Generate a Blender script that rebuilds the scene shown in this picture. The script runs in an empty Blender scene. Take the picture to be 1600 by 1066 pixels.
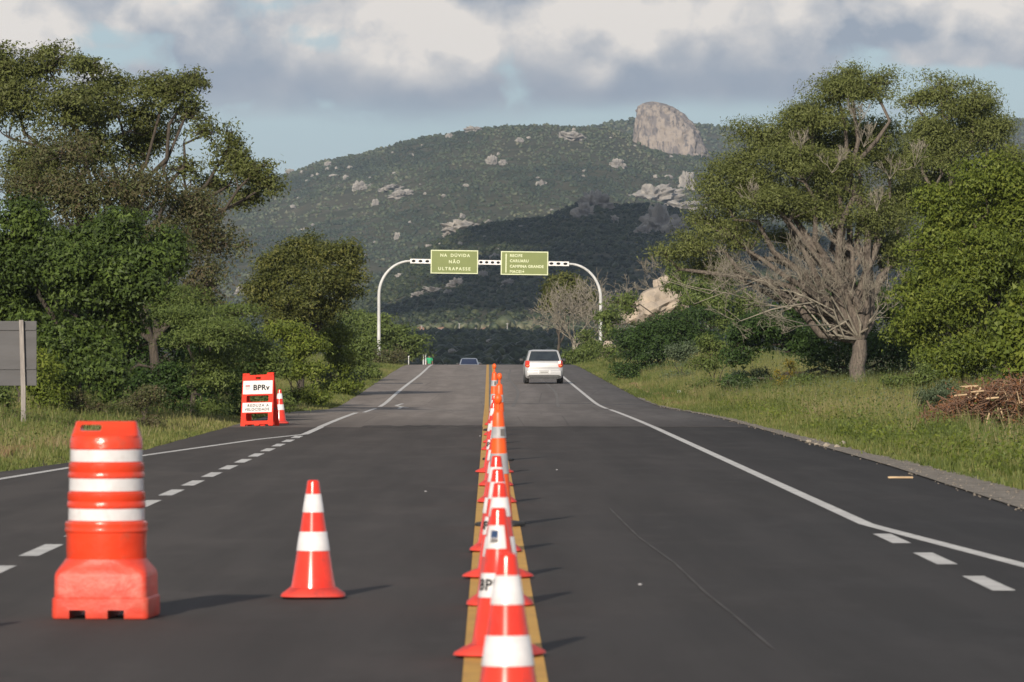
import bpy, bmesh, math, random
import numpy as np
from mathutils import Vector, Matrix, noise as mnoise

R = math.radians
rng = np.random.default_rng(7)
random.seed(7)
scene = bpy.context.scene
COL = scene.collection

# ------------------------------------------------------------------ camera, sky, sun, exposure
F = 7890.0            # focal length in photograph pixels (1600 wide)
CAMH = 1.536
cam_d = bpy.data.cameras.new('camera')
cam = bpy.data.objects.new('camera', cam_d)
COL.objects.link(cam)
scene.camera = cam
cam_d.sensor_width = 36.0
cam_d.lens = F / 1600.0 * 36.0
cam_d.clip_start = 0.5
cam_d.clip_end = 60000.0
cam.location = (0, 0, CAMH)
cam.rotation_euler = (R(90) + 17.0 / F, 0, -36.0 / F)
cam_d.dof.use_dof = True
cam_d.dof.focus_distance = 210.0
cam_d.dof.aperture_fstop = 10.0

SUN = Vector((-0.60, -2.35, 1.0)).normalized()      # towards the sun
SUN_EL = math.asin(SUN.z)
SUN_ROT = math.atan2(SUN.x, SUN.y) % (2 * math.pi)
world = bpy.data.worlds.new('World')
scene.world = world
world.use_nodes = True
nt = world.node_tree
nt.nodes.clear()


class NG:
    """small helper for node graphs"""
    def __init__(self, tree):
        self.t = tree

    def n(self, typ, **kw):
        nd = self.t.nodes.new(typ)
        for k, v in kw.items():
            setattr(nd, k, v)
        return nd

    def link(self, a, b):
        self.t.links.new(a, b)

    def put(self, sock, v):
        if isinstance(v, bpy.types.NodeSocket):
            self.link(v, sock)
        else:
            sock.default_value = v

    def math(self, op, a, b=0.0, c=0.0, clamp=False):
        nd = self.n('ShaderNodeMath', operation=op, use_clamp=clamp)
        self.put(nd.inputs[0], a)
        self.put(nd.inputs[1], b)
        if op in ('MULTIPLY_ADD',):
            self.put(nd.inputs[2], c)
        return nd.outputs[0]

    def maprange(self, v, a, b, c=0.0, d=1.0, smooth=True):
        nd = self.n('ShaderNodeMapRange')
        nd.interpolation_type = 'SMOOTHSTEP' if smooth else 'LINEAR'
        self.put(nd.inputs[0], v)
        for i, x in enumerate((a, b, c, d)):
            self.put(nd.inputs[1 + i], x)
        return nd.outputs[0]

    def mix(self, f, a, b):
        nd = self.n('ShaderNodeMix', data_type='RGBA')
        self.put(nd.inputs[0], f)
        self.put(nd.inputs[6], a)
        self.put(nd.inputs[7], b)
        return nd.outputs[2]

    def noise(self, vec, scale, detail=4.0, rough=0.55, dist=0.0):
        nd = self.n('ShaderNodeTexNoise')
        if vec is not None:
            self.link(vec, nd.inputs['Vector'])
        nd.inputs['Scale'].default_value = scale
        nd.inputs['Detail'].default_value = detail
        nd.inputs['Roughness'].default_value = rough
        nd.inputs['Distortion'].default_value = dist
        return nd.outputs[0]

    def vmul(self, v, s, off=(0, 0, 0)):
        nd = self.n('ShaderNodeVectorMath', operation='MULTIPLY_ADD')
        self.link(v, nd.inputs[0])
        nd.inputs[1].default_value = s
        nd.inputs[2].default_value = off
        return nd.outputs[0]


g = NG(nt)
sky = g.n('ShaderNodeTexSky', sky_type='NISHITA', sun_disc=False)
sky.sun_elevation = SUN_EL
sky.sun_rotation = SUN_ROT
sky.altitude = 300
sky.air_density = 1.0
sky.dust_density = 1.6
sky.ozone_density = 1.4
tc = g.n('ShaderNodeTexCoord')
dirv = tc.outputs['Generated']
sep = g.n('ShaderNodeSeparateXYZ')
g.link(dirv, sep.inputs[0])
el = sep.outputs[2]
v2 = g.vmul(dirv, (1, 1, 3.2), (1.3, 2.7, 5.1))
big = g.noise(v2, 19.0, 3.0, 0.5)


def warped(off):
    base = g.vmul(dirv, (1, 1, 1.25), (3.17, 0.35, off))
    wn = g.n('ShaderNodeTexNoise')
    wn.inputs['Scale'].default_value = 55.0
    wn.inputs['Detail'].default_value = 4.0
    g.link(base, wn.inputs['Vector'])
    return g_add(base, g.vmul(wn.outputs['Color'], (.014, .014, .014), (-.007, -.007, -.007)))


def g_add(a, b):
    nd = g.n('ShaderNodeVectorMath', operation='ADD')
    g.link(a, nd.inputs[0])
    g.link(b, nd.inputs[1])
    return nd.outputs[0]


def billow(vec, scale, smooth):
    nd = g.n('ShaderNodeTexVoronoi', feature='F1')
    g.link(vec, nd.inputs['Vector'])
    nd.inputs['Scale'].default_value = scale
    return nd.outputs['Distance']


def heads(off):
    # heaped cloud heads: large domes carrying smaller ones, frayed by fine noise
    v = warped(off)
    a = g.math('MULTIPLY', billow(v, 33.0, .5), -0.55)
    b = g.math('MULTIPLY_ADD', billow(v, 92.0, .4), -0.20, a)
    return g.math('MULTIPLY_ADD', g.noise(v, 120.0, 6.0, .62), .26, g.math('ADD', b, 0.65))


puff = heads(0.0)
puff_up = heads(0.0095)
edge = g.math('MULTIPLY_ADD', big, 0.016, 0.0395)
low = g.maprange(el, g.math('SUBTRACT', edge, 0.0030), g.math('ADD', edge, 0.0040))
bank = g.math('MULTIPLY_ADD', big, 0.62, g.math('MULTIPLY', puff, 0.38))
cover = g.maprange(bank, 0.355, 0.420)
nearhor = g.maprange(el, 0.10, 0.45, 1.0, 0.0)
alpha = g.math('MULTIPLY', g.math('MULTIPLY', low, cover), g.math('MULTIPLY_ADD', nearhor, 0.72, 0.24))
d1 = g.math('SUBTRACT', puff, puff_up)
lit = g.math('MULTIPLY_ADD', d1, 3.6, 0.54)
base_dark = g.maprange(g.math('MULTIPLY_ADD', puff, 0.012, el), g.math('ADD', edge, 0.009), g.math('ADD', edge, 0.022), 0.0, 1.0)
lit = g.math('ADD', g.math('MULTIPLY', lit, g.math('MULTIPLY_ADD', base_dark, .85, .15)), g.math('MULTIPLY', base_dark, 0.22), clamp=True)
ccol = g.mix(lit, (3.30, 3.80, 4.60, 1), (8.8, 8.2, 7.6, 1))
# the pale lower sky of a humid afternoon; higher up the clear air of the sky model
skyc = g.mix(g.math('MULTIPLY_ADD', nearhor, 0.60, 0.10), sky.outputs[0], (4.6, 6.1, 7.1, 1))
final = g.mix(alpha, skyc, ccol)
bg = g.n('ShaderNodeBackground')
g.link(final, bg.inputs[0])
bg.inputs[1].default_value = 0.10
wo = g.n('ShaderNodeOutputWorld')
g.link(bg.outputs[0], wo.inputs[0])
world.cycles.sampling_method = 'MANUAL'
world.cycles.sample_map_resolution = 1024

sun_d = bpy.data.lights.new('sun', 'SUN')
sun_d.energy = 5.0
sun_d.angle = R(0.55)
sun_d.color = (1.0, 0.90, 0.76)
sun = bpy.data.objects.new('sun', sun_d)
sun.rotation_euler = SUN.to_track_quat('Z', 'Y').to_euler()
COL.objects.link(sun)

scene.view_settings.view_transform = 'Standard'
scene.view_settings.look = 'None'
scene.view_settings.exposure = 0.0
scene.view_settings.gamma = 1.0
scene.view_settings.use_curve_mapping = False
scene.render.engine = 'CYCLES'
scene.cycles.max_bounces = 5
scene.cycles.diffuse_bounces = 2
scene.cycles.glossy_bounces = 2
scene.cycles.transmission_bounces = 4
scene.cycles.transparent_max_bounces = 8
scene.cycles.volume_bounces = 0
scene.cycles.use_denoising = True


# ------------------------------------------------------------------ materials
def srgb(r, g_, b):
    f = lambda c: (c / 255 / 12.92) if c / 255 <= 0.04045 else ((c / 255 + 0.055) / 1.055) ** 2.4
    return (f(r), f(g_), f(b))


def mat(name, c1, c2=None, scale=8.0, rough=0.6, bump=0.0, bscale=None, detail=5.0, stretch=(1, 1, 1),
        spec=0.5, metal=0.0, lo=0.38, hi=0.62, c3=None, s3=40.0, a3=0.3, coat=0.0):
    m = bpy.data.materials.new(name)
    m.use_nodes = True
    t = m.node_tree
    t.nodes.clear()
    h = NG(t)
    bs = h.n('ShaderNodeBsdfPrincipled')
    out = h.n('ShaderNodeOutputMaterial')
    h.link(bs.outputs[0], out.inputs[0])
    bs.inputs['Roughness'].default_value = rough
    bs.inputs['Specular IOR Level'].default_value = spec
    bs.inputs['Metallic'].default_value = metal
    bs.inputs['Coat Weight'].default_value = coat
    tcn = h.n('ShaderNodeTexCoord')
    v = h.vmul(tcn.outputs['Object'], stretch)
    if c2 is None:
        c2 = tuple(x * 0.82 for x in c1)
    nz = h.noise(v, scale, detail, 0.6)
    fac = h.maprange(nz, lo, hi)
    col = h.mix(fac, (*c1, 1), (*c2, 1))
    if c3 is not None:
        n3 = h.noise(v, s3, 4.0, 0.65)
        col = h.mix(h.math('MULTIPLY', h.maprange(n3, 0.5, 0.68), a3), col, (*c3, 1))
    h.link(col, bs.inputs['Base Color'])
    if bump:
        nb = h.noise(v, bscale or scale * 3, 6.0, 0.65)
        bn = h.n('ShaderNodeBump')
        bn.inputs['Strength'].default_value = bump
        bn.inputs['Distance'].default_value = 0.05
        h.link(nb, bn.inputs['Height'])
        h.link(bn.outputs[0], bs.inputs['Normal'])
    return m


def leaf_mat(name, cols, trans=0.25, rough=0.55, spec=0.25):
    """leaf colours differ from leaf to leaf through the 'tint' attribute"""
    m = bpy.data.materials.new(name)
    m.use_nodes = True
    t = m.node_tree
    t.nodes.clear()
    h = NG(t)
    at = h.n('ShaderNodeAttribute', attribute_name='tint')
    cr = h.n('ShaderNodeValToRGB')
    e = cr.color_ramp.elements
    while len(e) < len(cols):
        e.new(0.5)
    for i, c in enumerate(cols):
        e[i].position = i / (len(cols) - 1)
        e[i].color = (*c, 1)
    h.link(at.outputs['Fac'], cr.inputs[0])
    bs = h.n('ShaderNodeBsdfPrincipled')
    bs.inputs['Roughness'].default_value = rough
    bs.inputs['Specular IOR Level'].default_value = spec
    h.link(cr.outputs[0], bs.inputs['Base Color'])
    out = h.n('ShaderNodeOutputMaterial')
    if trans > 0:
        tr = h.n('ShaderNodeBsdfTranslucent')
        h.link(h.mix(0.5, cr.outputs[0], (0.12, 0.16, 0.02, 1)), tr.inputs[0])
        mx = h.n('ShaderNodeMixShader')
        mx.inputs[0].default_value = trans
        h.link(bs.outputs[0], mx.inputs[1])
        h.link(tr.outputs[0], mx.inputs[2])
        h.link(mx.outputs[0], out.inputs[0])
    else:
        h.link(bs.outputs[0], out.inputs[0])
    return m


M = {}


def asphalt(name, c1, c2, stain, crack=0.0):
    m = bpy.data.materials.new(name)
    m.use_nodes = True
    t = m.node_tree
    t.nodes.clear()
    h = NG(t)
    bs = h.n('ShaderNodeBsdfPrincipled')
    bs.inputs['Roughness'].default_value = .9
    bs.inputs['Specular IOR Level'].default_value = .22
    out = h.n('ShaderNodeOutputMaterial')
    h.link(bs.outputs[0], out.inputs[0])
    v = h.n('ShaderNodeTexCoord').outputs['Object']
    lane = h.noise(h.vmul(v, (1, .05, 1)), 1.6, 4.0, .6)
    mott = h.noise(h.vmul(v, (1, .25, 1)), 1.1, 5.0, .65)
    grit = h.noise(v, 55.0, 3.0, .7)
    col = h.mix(h.maprange(lane, .35, .65), (*c1, 1), (*c2, 1))
    col = h.mix(h.math('MULTIPLY', h.maprange(mott, .48, .68), .55), col, (*stain, 1))
    col = h.mix(h.math('MULTIPLY', h.maprange(grit, .55, .75), .35), col, tuple(x * 1.9 for x in c2) + (1,))
    # wheel tracks worn along the lanes
    sx = h.n('ShaderNodeSeparateXYZ')
    h.link(v, sx.inputs[0])
    tr = h.math('SINE', h.math('MULTIPLY_ADD', sx.outputs[0], 3.75, .6))
    col = h.mix(h.math('MULTIPLY', h.maprange(tr, .2, 1.0), .22), col, tuple(x * .72 for x in c1) + (1,))
    if crack:
        vo = h.n('ShaderNodeTexVoronoi', feature='DISTANCE_TO_EDGE')
        h.link(h.vmul(v, (1, .12, 1)), vo.inputs['Vector'])
        vo.inputs['Scale'].default_value = .55
        col = h.mix(h.math('MULTIPLY', h.maprange(vo.outputs['Distance'], 0.0, .012, 1.0, 0.0), crack), col, (.05, .045, .042, 1))
    if crack:
        # tar and dust tracked over from the fresh surface
        tk = h.maprange(h.math('MULTIPLY_ADD', mott, 22.0, sx.outputs[1]), 112.0, 136.0, .62, 0.0)
        col = h.mix(tk, col, (0.070, 0.060, 0.055, 1))
    h.link(col, bs.inputs['Base Color'])
    bn = h.n('ShaderNodeBump')
    bn.inputs['Strength'].default_value = .35
    bn.inputs['Distance'].default_value = .01
    h.link(grit, bn.inputs['Height'])
    h.link(bn.outputs[0], bs.inputs['Normal'])
    return m


M['asphalt_new'] = asphalt('asphalt_new', (0.053, 0.045, 0.041), (0.070, 0.0595, 0.0545), (0.088, 0.075, 0.069))
M['asphalt_old'] = asphalt('asphalt_old', (0.185, 0.160, 0.145), (0.235, 0.205, 0.186), (0.150, 0.130, 0.119), .35)
M['asphalt_dark'] = mat('asphalt_dark', (0.07, 0.066, 0.066), (0.10, 0.094, 0.092), 2.0, 0.93, 0.2, 40)
M['tyre_mark'] = mat('tyre_mark', (0.125, 0.112, 0.104), (0.15, 0.134, 0.124), 1.0, 0.9)
M['scuff'] = mat('scuff', (0.072, 0.063, 0.060), (0.056, 0.049, 0.046), 3.5, 0.9, stretch=(2, .3, 1))
M['paint_white'] = mat('paint_white', (0.62, 0.60, 0.57), (0.50, 0.48, 0.46), 2.5, 0.75, 0.1, 60, c3=(0.30, 0.29, 0.28), s3=18, a3=0.35)
M['paint_yellow'] = mat('paint_yellow', (0.60, 0.33, 0.06), (0.52, 0.28, 0.055), 2.0, 0.75, 0.1, 60, c3=(0.25, 0.17, 0.09), s3=14, a3=0.35)
M['gravel'] = mat('gravel', (0.17, 0.145, 0.12), (0.26, 0.225, 0.185), 7.0, 0.95, 0.5, 40, c3=(0.085, 0.075, 0.055), s3=2.2, a3=0.6)
M['cone_red'] = mat('cone_red', (0.80, 0.042, 0.020), (0.70, 0.034, 0.018), 5, 0.20, spec=0.55, c3=(0.38, 0.05, 0.035), s3=14, a3=0.45)
M['cone_pink'] = mat('cone_foot', (0.72, 0.06, 0.04), (0.50, 0.045, 0.035), 6, 0.55, spec=0.4, c3=(0.25, 0.06, 0.05), s3=20, a3=0.4)
M['orange'] = mat('delineator_orange', (0.90, 0.115, 0.015), (0.84, 0.10, 0.014), 6, 0.42, c3=(0.5, 0.1, 0.04), s3=25, a3=0.25)
M['barrel'] = mat('barrel_plastic', (0.76, 0.058, 0.018), (0.68, 0.048, 0.017), 2.5, 0.24, 0.15, 7, c3=(0.42, 0.085, 0.05), s3=7, a3=0.5)
M['barrel_foot'] = mat('barrel_base_plastic', (0.70, 0.066, 0.035), (0.58, 0.050, 0.028), 3, 0.48, 0.25, 5, c3=(0.50, 0.17, 0.12), s3=4, a3=0.55)
M['sheeting'] = mat('white_sheeting', (0.74, 0.72, 0.73), (0.66, 0.64, 0.65), 7, 0.32, 0.1, 12, spec=0.5, c3=(0.5, 0.46, 0.44), s3=12, a3=0.35)
M['sheeting_grey'] = mat('grey_sheeting', (0.42, 0.41, 0.42), (0.34, 0.34, 0.36), 9, 0.35)
M['rubber'] = mat('black_rubber', (0.018, 0.018, 0.02), (0.03, 0.03, 0.03), 10, 0.7)
M['black'] = mat('black_print', (0.02, 0.02, 0.022), (0.03, 0.03, 0.03), 10, 0.95, spec=0.05)
M['grey_print'] = mat('grey_print', (0.16, 0.15, 0.15), (0.2, 0.19, 0.19), 10, 0.95, spec=0.05)
M['red_print'] = mat('red_print', (0.45, 0.05, 0.06), (0.4, 0.05, 0.06), 10, 0.95, spec=0.05)
M['blue_print'] = mat('blue_print', (0.04, 0.07, 0.16), (0.04, 0.07, 0.14), 10, 0.95, spec=0.05)
M['board_sheet'] = mat('board_sheet', (0.74, 0.72, 0.72), (0.68, 0.66, 0.66), 9, 0.8, spec=0.15)
M['board_red'] = mat('board_red', (0.84, 0.050, 0.026), (0.78, 0.042, 0.024), 5, 0.75, spec=0.2, c3=(0.5, 0.05, 0.04), s3=12, a3=0.3)
M['sign_green'] = mat('sign_green', (0.200, 0.235, 0.085), (0.185, 0.220, 0.080), 0.8, 0.55, spec=0.3)
M['sign_white'] = mat('sign_white', (0.62, 0.66, 0.42), (0.56, 0.60, 0.40), 3, 0.5)
M['galv'] = mat('white_pole_paint', (0.60, 0.60, 0.59), (0.50, 0.50, 0.50), 1.5, 0.5, stretch=(1, 1, .3), c3=(0.3, 0.28, 0.26), s3=6, a3=0.4)
M['beam_white'] = mat('beam_white', (0.78, 0.76, 0.76), (0.7, 0.68, 0.68), 3, 0.5)
M['sign_back'] = mat('sign_back', (0.050, 0.049, 0.054), (0.070, 0.068, 0.074), 1.2, 0.5, stretch=(.4, 1, 2), c3=(0.06, 0.055, 0.055), s3=8, a3=0.5)
M['post_wood'] = mat('weathered_post', (0.30, 0.27, 0.25), (0.20, 0.18, 0.17), 4, 0.85, 0.3, 18, stretch=(4, 4, .4), c3=(0.42, 0.38, 0.34), s3=9, a3=0.5)
M['rock'] = mat('granite', (0.32, 0.295, 0.262), (0.21, 0.195, 0.18), 0.13, 0.9, 0.9, 0.5, stretch=(1, 1, .45), c3=(0.16, 0.15, 0.15), s3=0.5, a3=0.55)
M['dome_rock'] = mat('dome_granite', (0.29, 0.245, 0.21), (0.165, 0.145, 0.14), 0.10, 0.9, 1.0, 0.35, stretch=(1.6, 1.6, .28), c3=(0.085, 0.08, 0.085), s3=0.22, a3=1.0, lo=.44, hi=.56)
M['near_rock'] = mat('pale_boulder', (0.43, 0.355, 0.28), (0.31, 0.26, 0.21), 0.9, 0.9, 0.8, 5, c3=(0.22, 0.19, 0.17), s3=2.5, a3=0.4)
M['stone'] = mat('edge_stone', (0.42, 0.36, 0.28), (0.3, 0.26, 0.21), 9, 0.9, 0.4, 20)
M['bark'] = mat('bark', (0.20, 0.165, 0.135), (0.12, 0.098, 0.082), 7, 0.95, 1.0, 22, stretch=(3, 3, .5), c3=(0.30, 0.26, 0.22), s3=12, a3=0.4)
M['bark_dark'] = mat('dark_bark', (0.10, 0.080, 0.062), (0.06, 0.05, 0.04), 7, 0.95, 0.8, 22, stretch=(3, 3, .5))
M['deadwood'] = mat('dead_branches', (0.28, 0.25, 0.20), (0.18, 0.16, 0.128), 3, 0.95, c3=(0.42, 0.38, 0.31), s3=8, a3=0.4)
M['brushwood'] = mat('brushwood', (0.20, 0.115, 0.072), (0.12, 0.07, 0.05), 3, 0.95, c3=(0.32, 0.2, 0.12), s3=6, a3=0.4)
M['cutwood'] = mat('cut_wood', (0.55, 0.40, 0.24), (0.42, 0.3, 0.18), 6, 0.8)
M['car_silver'] = mat('car_silver', (0.50, 0.50, 0.51), (0.46, 0.46, 0.47), 2, 0.38, metal=0.25, coat=0.5)
M['car_grey'] = mat('car_grey', (0.30, 0.33, 0.38), (0.27, 0.30, 0.35), 2, 0.35, metal=0.4, coat=0.5)
M['glass'] = mat('car_glass', (0.020, 0.026, 0.034), (0.03, 0.038, 0.045), 3, 0.08, spec=0.7)
M['glass_blue'] = mat('windscreen', (0.018, 0.026, 0.06), (0.025, 0.035, 0.07), 3, 0.1, spec=0.7)
M['lamp_red'] = mat('tail_lamp', (0.72, 0.05, 0.02), (0.62, 0.03, 0.02), 12, 0.25)
M['lamp_amber'] = mat('tail_lamp_amber', (0.80, 0.30, 0.10), (0.75, 0.26, 0.08), 12, 0.25)
M['lamp_clear'] = mat('headlamp', (0.7, 0.7, 0.7), (0.6, 0.6, 0.6), 12, 0.15)
M['plastic_dark'] = mat('dark_plastic', (0.03, 0.03, 0.032), (0.045, 0.045, 0.045), 8, 0.6)
M['rim'] = mat('wheel_rim', (0.35, 0.35, 0.36), (0.28, 0.28, 0.28), 8, 0.4, metal=0.6)
M['plate'] = mat('number_plate', (0.50, 0.50, 0.49), (0.45, 0.45, 0.44), 8, 0.5)
M['skin'] = mat('skin', (0.23, 0.12, 0.075), (0.2, 0.10, 0.065), 8, 0.6)
M['shirt'] = mat('green_shirt', (0.035, 0.36, 0.17), (0.03, 0.30, 0.14), 6, 0.85)
M['shorts'] = mat('dark_shorts', (0.04, 0.05, 0.07), (0.05, 0.055, 0.08), 6, 0.85)
M['hair'] = mat('hair', (0.015, 0.012, 0.01), (0.02, 0.016, 0.013), 20, 0.8)
M['house_white'] = mat('house_wall', (0.75, 0.73, 0.70), (0.68, 0.66, 0.63), 1, 0.8)
M['roof_tile'] = mat('roof_tile', (0.24, 0.14, 0.10), (0.19, 0.115, 0.085), 3, 0.85)
M['concrete'] = mat('concrete', (0.45, 0.43, 0.41), (0.38, 0.36, 0.34), 3, 0.85)
M['litter'] = mat('white_plastic', (0.8, 0.8, 0.8), (0.75, 0.75, 0.75), 10, 0.5)
M['cloudy'] = mat('shade_cloud', (0.85, 0.85, 0.86), (0.8, 0.8, 0.82), 0.005, 1.0, spec=0.0)

L = {}
L['dark'] = leaf_mat('leaf_dark_green', [(0.026, 0.040, 0.012), (0.060, 0.095, 0.020), (0.115, 0.165, 0.034)])
L['airy'] = leaf_mat('leaf_olive', [(0.075, 0.075, 0.028), (0.105, 0.120, 0.034), (0.150, 0.175, 0.050)])
L['brownish'] = leaf_mat('leaf_dry', [(0.115, 0.082, 0.050), (0.098, 0.098, 0.042), (0.090, 0.115, 0.036)])
L['olive'] = leaf_mat('leaf_yellow_olive', [(0.050, 0.060, 0.018), (0.095, 0.108, 0.026), (0.165, 0.160, 0.042)])
L['mimosa'] = leaf_mat('leaf_feathery', [(0.080, 0.095, 0.028), (0.135, 0.156, 0.046), (0.190, 0.210, 0.066)])
L['bright'] = leaf_mat('leaf_bright', [(0.065, 0.088, 0.016), (0.125, 0.165, 0.024), (0.205, 0.235, 0.040)], trans=0.3)
L['shrub'] = leaf_mat('leaf_shrub', [(0.060, 0.085, 0.022), (0.105, 0.145, 0.034), (0.160, 0.200, 0.055)])
L['greygreen'] = leaf_mat('leaf_grey_green', [(0.060, 0.085, 0.045), (0.095, 0.130, 0.070), (0.14, 0.175, 0.10)])
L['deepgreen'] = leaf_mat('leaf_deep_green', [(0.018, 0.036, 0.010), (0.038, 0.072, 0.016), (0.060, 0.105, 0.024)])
L['yellow'] = leaf_mat('leaf_yellow', [(0.10, 0.11, 0.03), (0.24, 0.20, 0.03), (0.42, 0.28, 0.03)])
L['grass'] = leaf_mat('grass_blades', [(0.080, 0.112, 0.026), (0.145, 0.175, 0.046), (0.24, 0.225, 0.082), (0.33, 0.275, 0.155)], trans=0.3)
L['hay'] = leaf_mat('dry_grass', [(0.20, 0.13, 0.07), (0.28, 0.19, 0.10), (0.34, 0.25, 0.15)], trans=0.15)
L['rust'] = leaf_mat('rusty_leaves', [(0.10, 0.045, 0.025), (0.19, 0.085, 0.040), (0.30, 0.12, 0.045)], trans=0.15)
L['hill'] = leaf_mat('hill_scrub', [(0.018, 0.027, 0.016), (0.042, 0.057, 0.032), (0.074, 0.090, 0.046), (0.16, 0.155, 0.10)], trans=0.0)


L['hill_shade'] = leaf_mat('shade_scrub', [(0.010, 0.015, 0.008), (0.022, 0.032, 0.014), (0.042, 0.055, 0.022), (0.08, 0.085, 0.04)], trans=0.0)  # darker copy of the hill scrub colours, with the cloud shade painted in


def ground_material():
    m = bpy.data.materials.new('ground_soil_and_turf')
    m.use_nodes = True
    t = m.node_tree
    t.nodes.clear()
    h = NG(t)
    bs = h.n('ShaderNodeBsdfPrincipled')
    bs.inputs['Roughness'].default_value = 0.95
    bs.inputs['Specular IOR Level'].default_value = 0.1
    out = h.n('ShaderNodeOutputMaterial')
    h.link(bs.outputs[0], out.inputs[0])
    tcn = h.n('ShaderNodeTexCoord')
    v = tcn.outputs['Object']
    n1 = h.noise(v, 0.5, 6.0, 0.6)
    n2 = h.noise(v, 2.5, 5.0, 0.65)
    n3 = h.noise(v, 9.0, 4.0, 0.6)
    col = h.mix(h.maprange(n1, 0.4, 0.6), (0.070, 0.078, 0.028, 1), (0.105, 0.088, 0.048, 1))
    col = h.mix(h.maprange(n2, 0.45, 0.65), col, (0.065, 0.09, 0.025, 1))
    col = h.mix(h.math('MULTIPLY', h.maprange(n3, 0.5, 0.7), 0.5), col, (0.14, 0.11, 0.07, 1))
    h.link(col, bs.inputs['Base Color'])
    bn = h.n('ShaderNodeBump')
    bn.inputs['Strength'].default_value = 0.6
    bn.inputs['Distance'].default_value = 0.1
    h.link(n3, bn.inputs['Height'])
    h.link(bn.outputs[0], bs.inputs['Normal'])
    return m


M['ground'] = ground_material()


# ------------------------------------------------------------------ object helpers
def link(o, parent=None):
    COL.objects.link(o)
    if parent is not None:
        o.parent = parent
    return o


def tag(o, label=None, cat=None, group=None, kind=None):
    if label:
        o['label'] = label
    if cat:
        o['category'] = cat
    if group:
        o['group'] = group
    if kind:
        o['kind'] = kind
    return o


def thing(name, label, cat, loc=(0, 0, 0), rotz=0.0, group=None):
    o = bpy.data.objects.new(name, None)
    o.empty_display_size = 0.2
    o.location = loc
    o.rotation_euler = (0, 0, rotz)
    link(o)
    return tag(o, label, cat, group)


def copy_tree(o, parent=None):
    c = o.copy()
    link(c, parent)
    if parent is not None:
        c.matrix_parent_inverse = o.matrix_parent_inverse.copy()
    for ch in list(o.children):
        copy_tree(ch, c)
    return c


def mesh_np(name, V, faces, mats, tint=None, smooth=False, parent=None, matidx=None):
    """V (n,3); faces: list of int arrays (k,3) or (k,4)"""
    me = bpy.data.meshes.new(name)
    V = np.asarray(V, dtype=np.float32)
    me.vertices.add(len(V))
    me.vertices.foreach_set('co', V.ravel())
    faces = [np.asarray(f, dtype=np.int32) for f in faces if len(f)]
    nl = sum(f.size for f in faces)
    npoly = sum(len(f) for f in faces)
    me.loops.add(nl)
    me.polygons.add(npoly)
    me.loops.foreach_set('vertex_index', np.concatenate([f.ravel() for f in faces]))
    tot = np.concatenate([np.full(len(f), f.shape[1], dtype=np.int32) for f in faces])
    start = np.concatenate([[0], np.cumsum(tot)[:-1]]).astype(np.int32)
    me.polygons.foreach_set('loop_start', start)
    me.polygons.foreach_set('loop_total', tot)
    if smooth:
        me.polygons.foreach_set('use_smooth', np.ones(npoly, dtype=bool))
    if matidx is not None:
        me.polygons.foreach_set('material_index', np.asarray(matidx, dtype=np.int32))
    if not isinstance(mats, (list, tuple)):
        mats = [mats]
    for m in mats:
        me.materials.append(m)
    if tint is not None:
        a = me.attributes.new('tint', 'FLOAT', 'FACE')
        a.data.foreach_set('value', np.asarray(tint, dtype=np.float32))
    me.update(calc_edges=True)
    o = bpy.data.objects.new(name, me)
    return link(o, parent)


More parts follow.
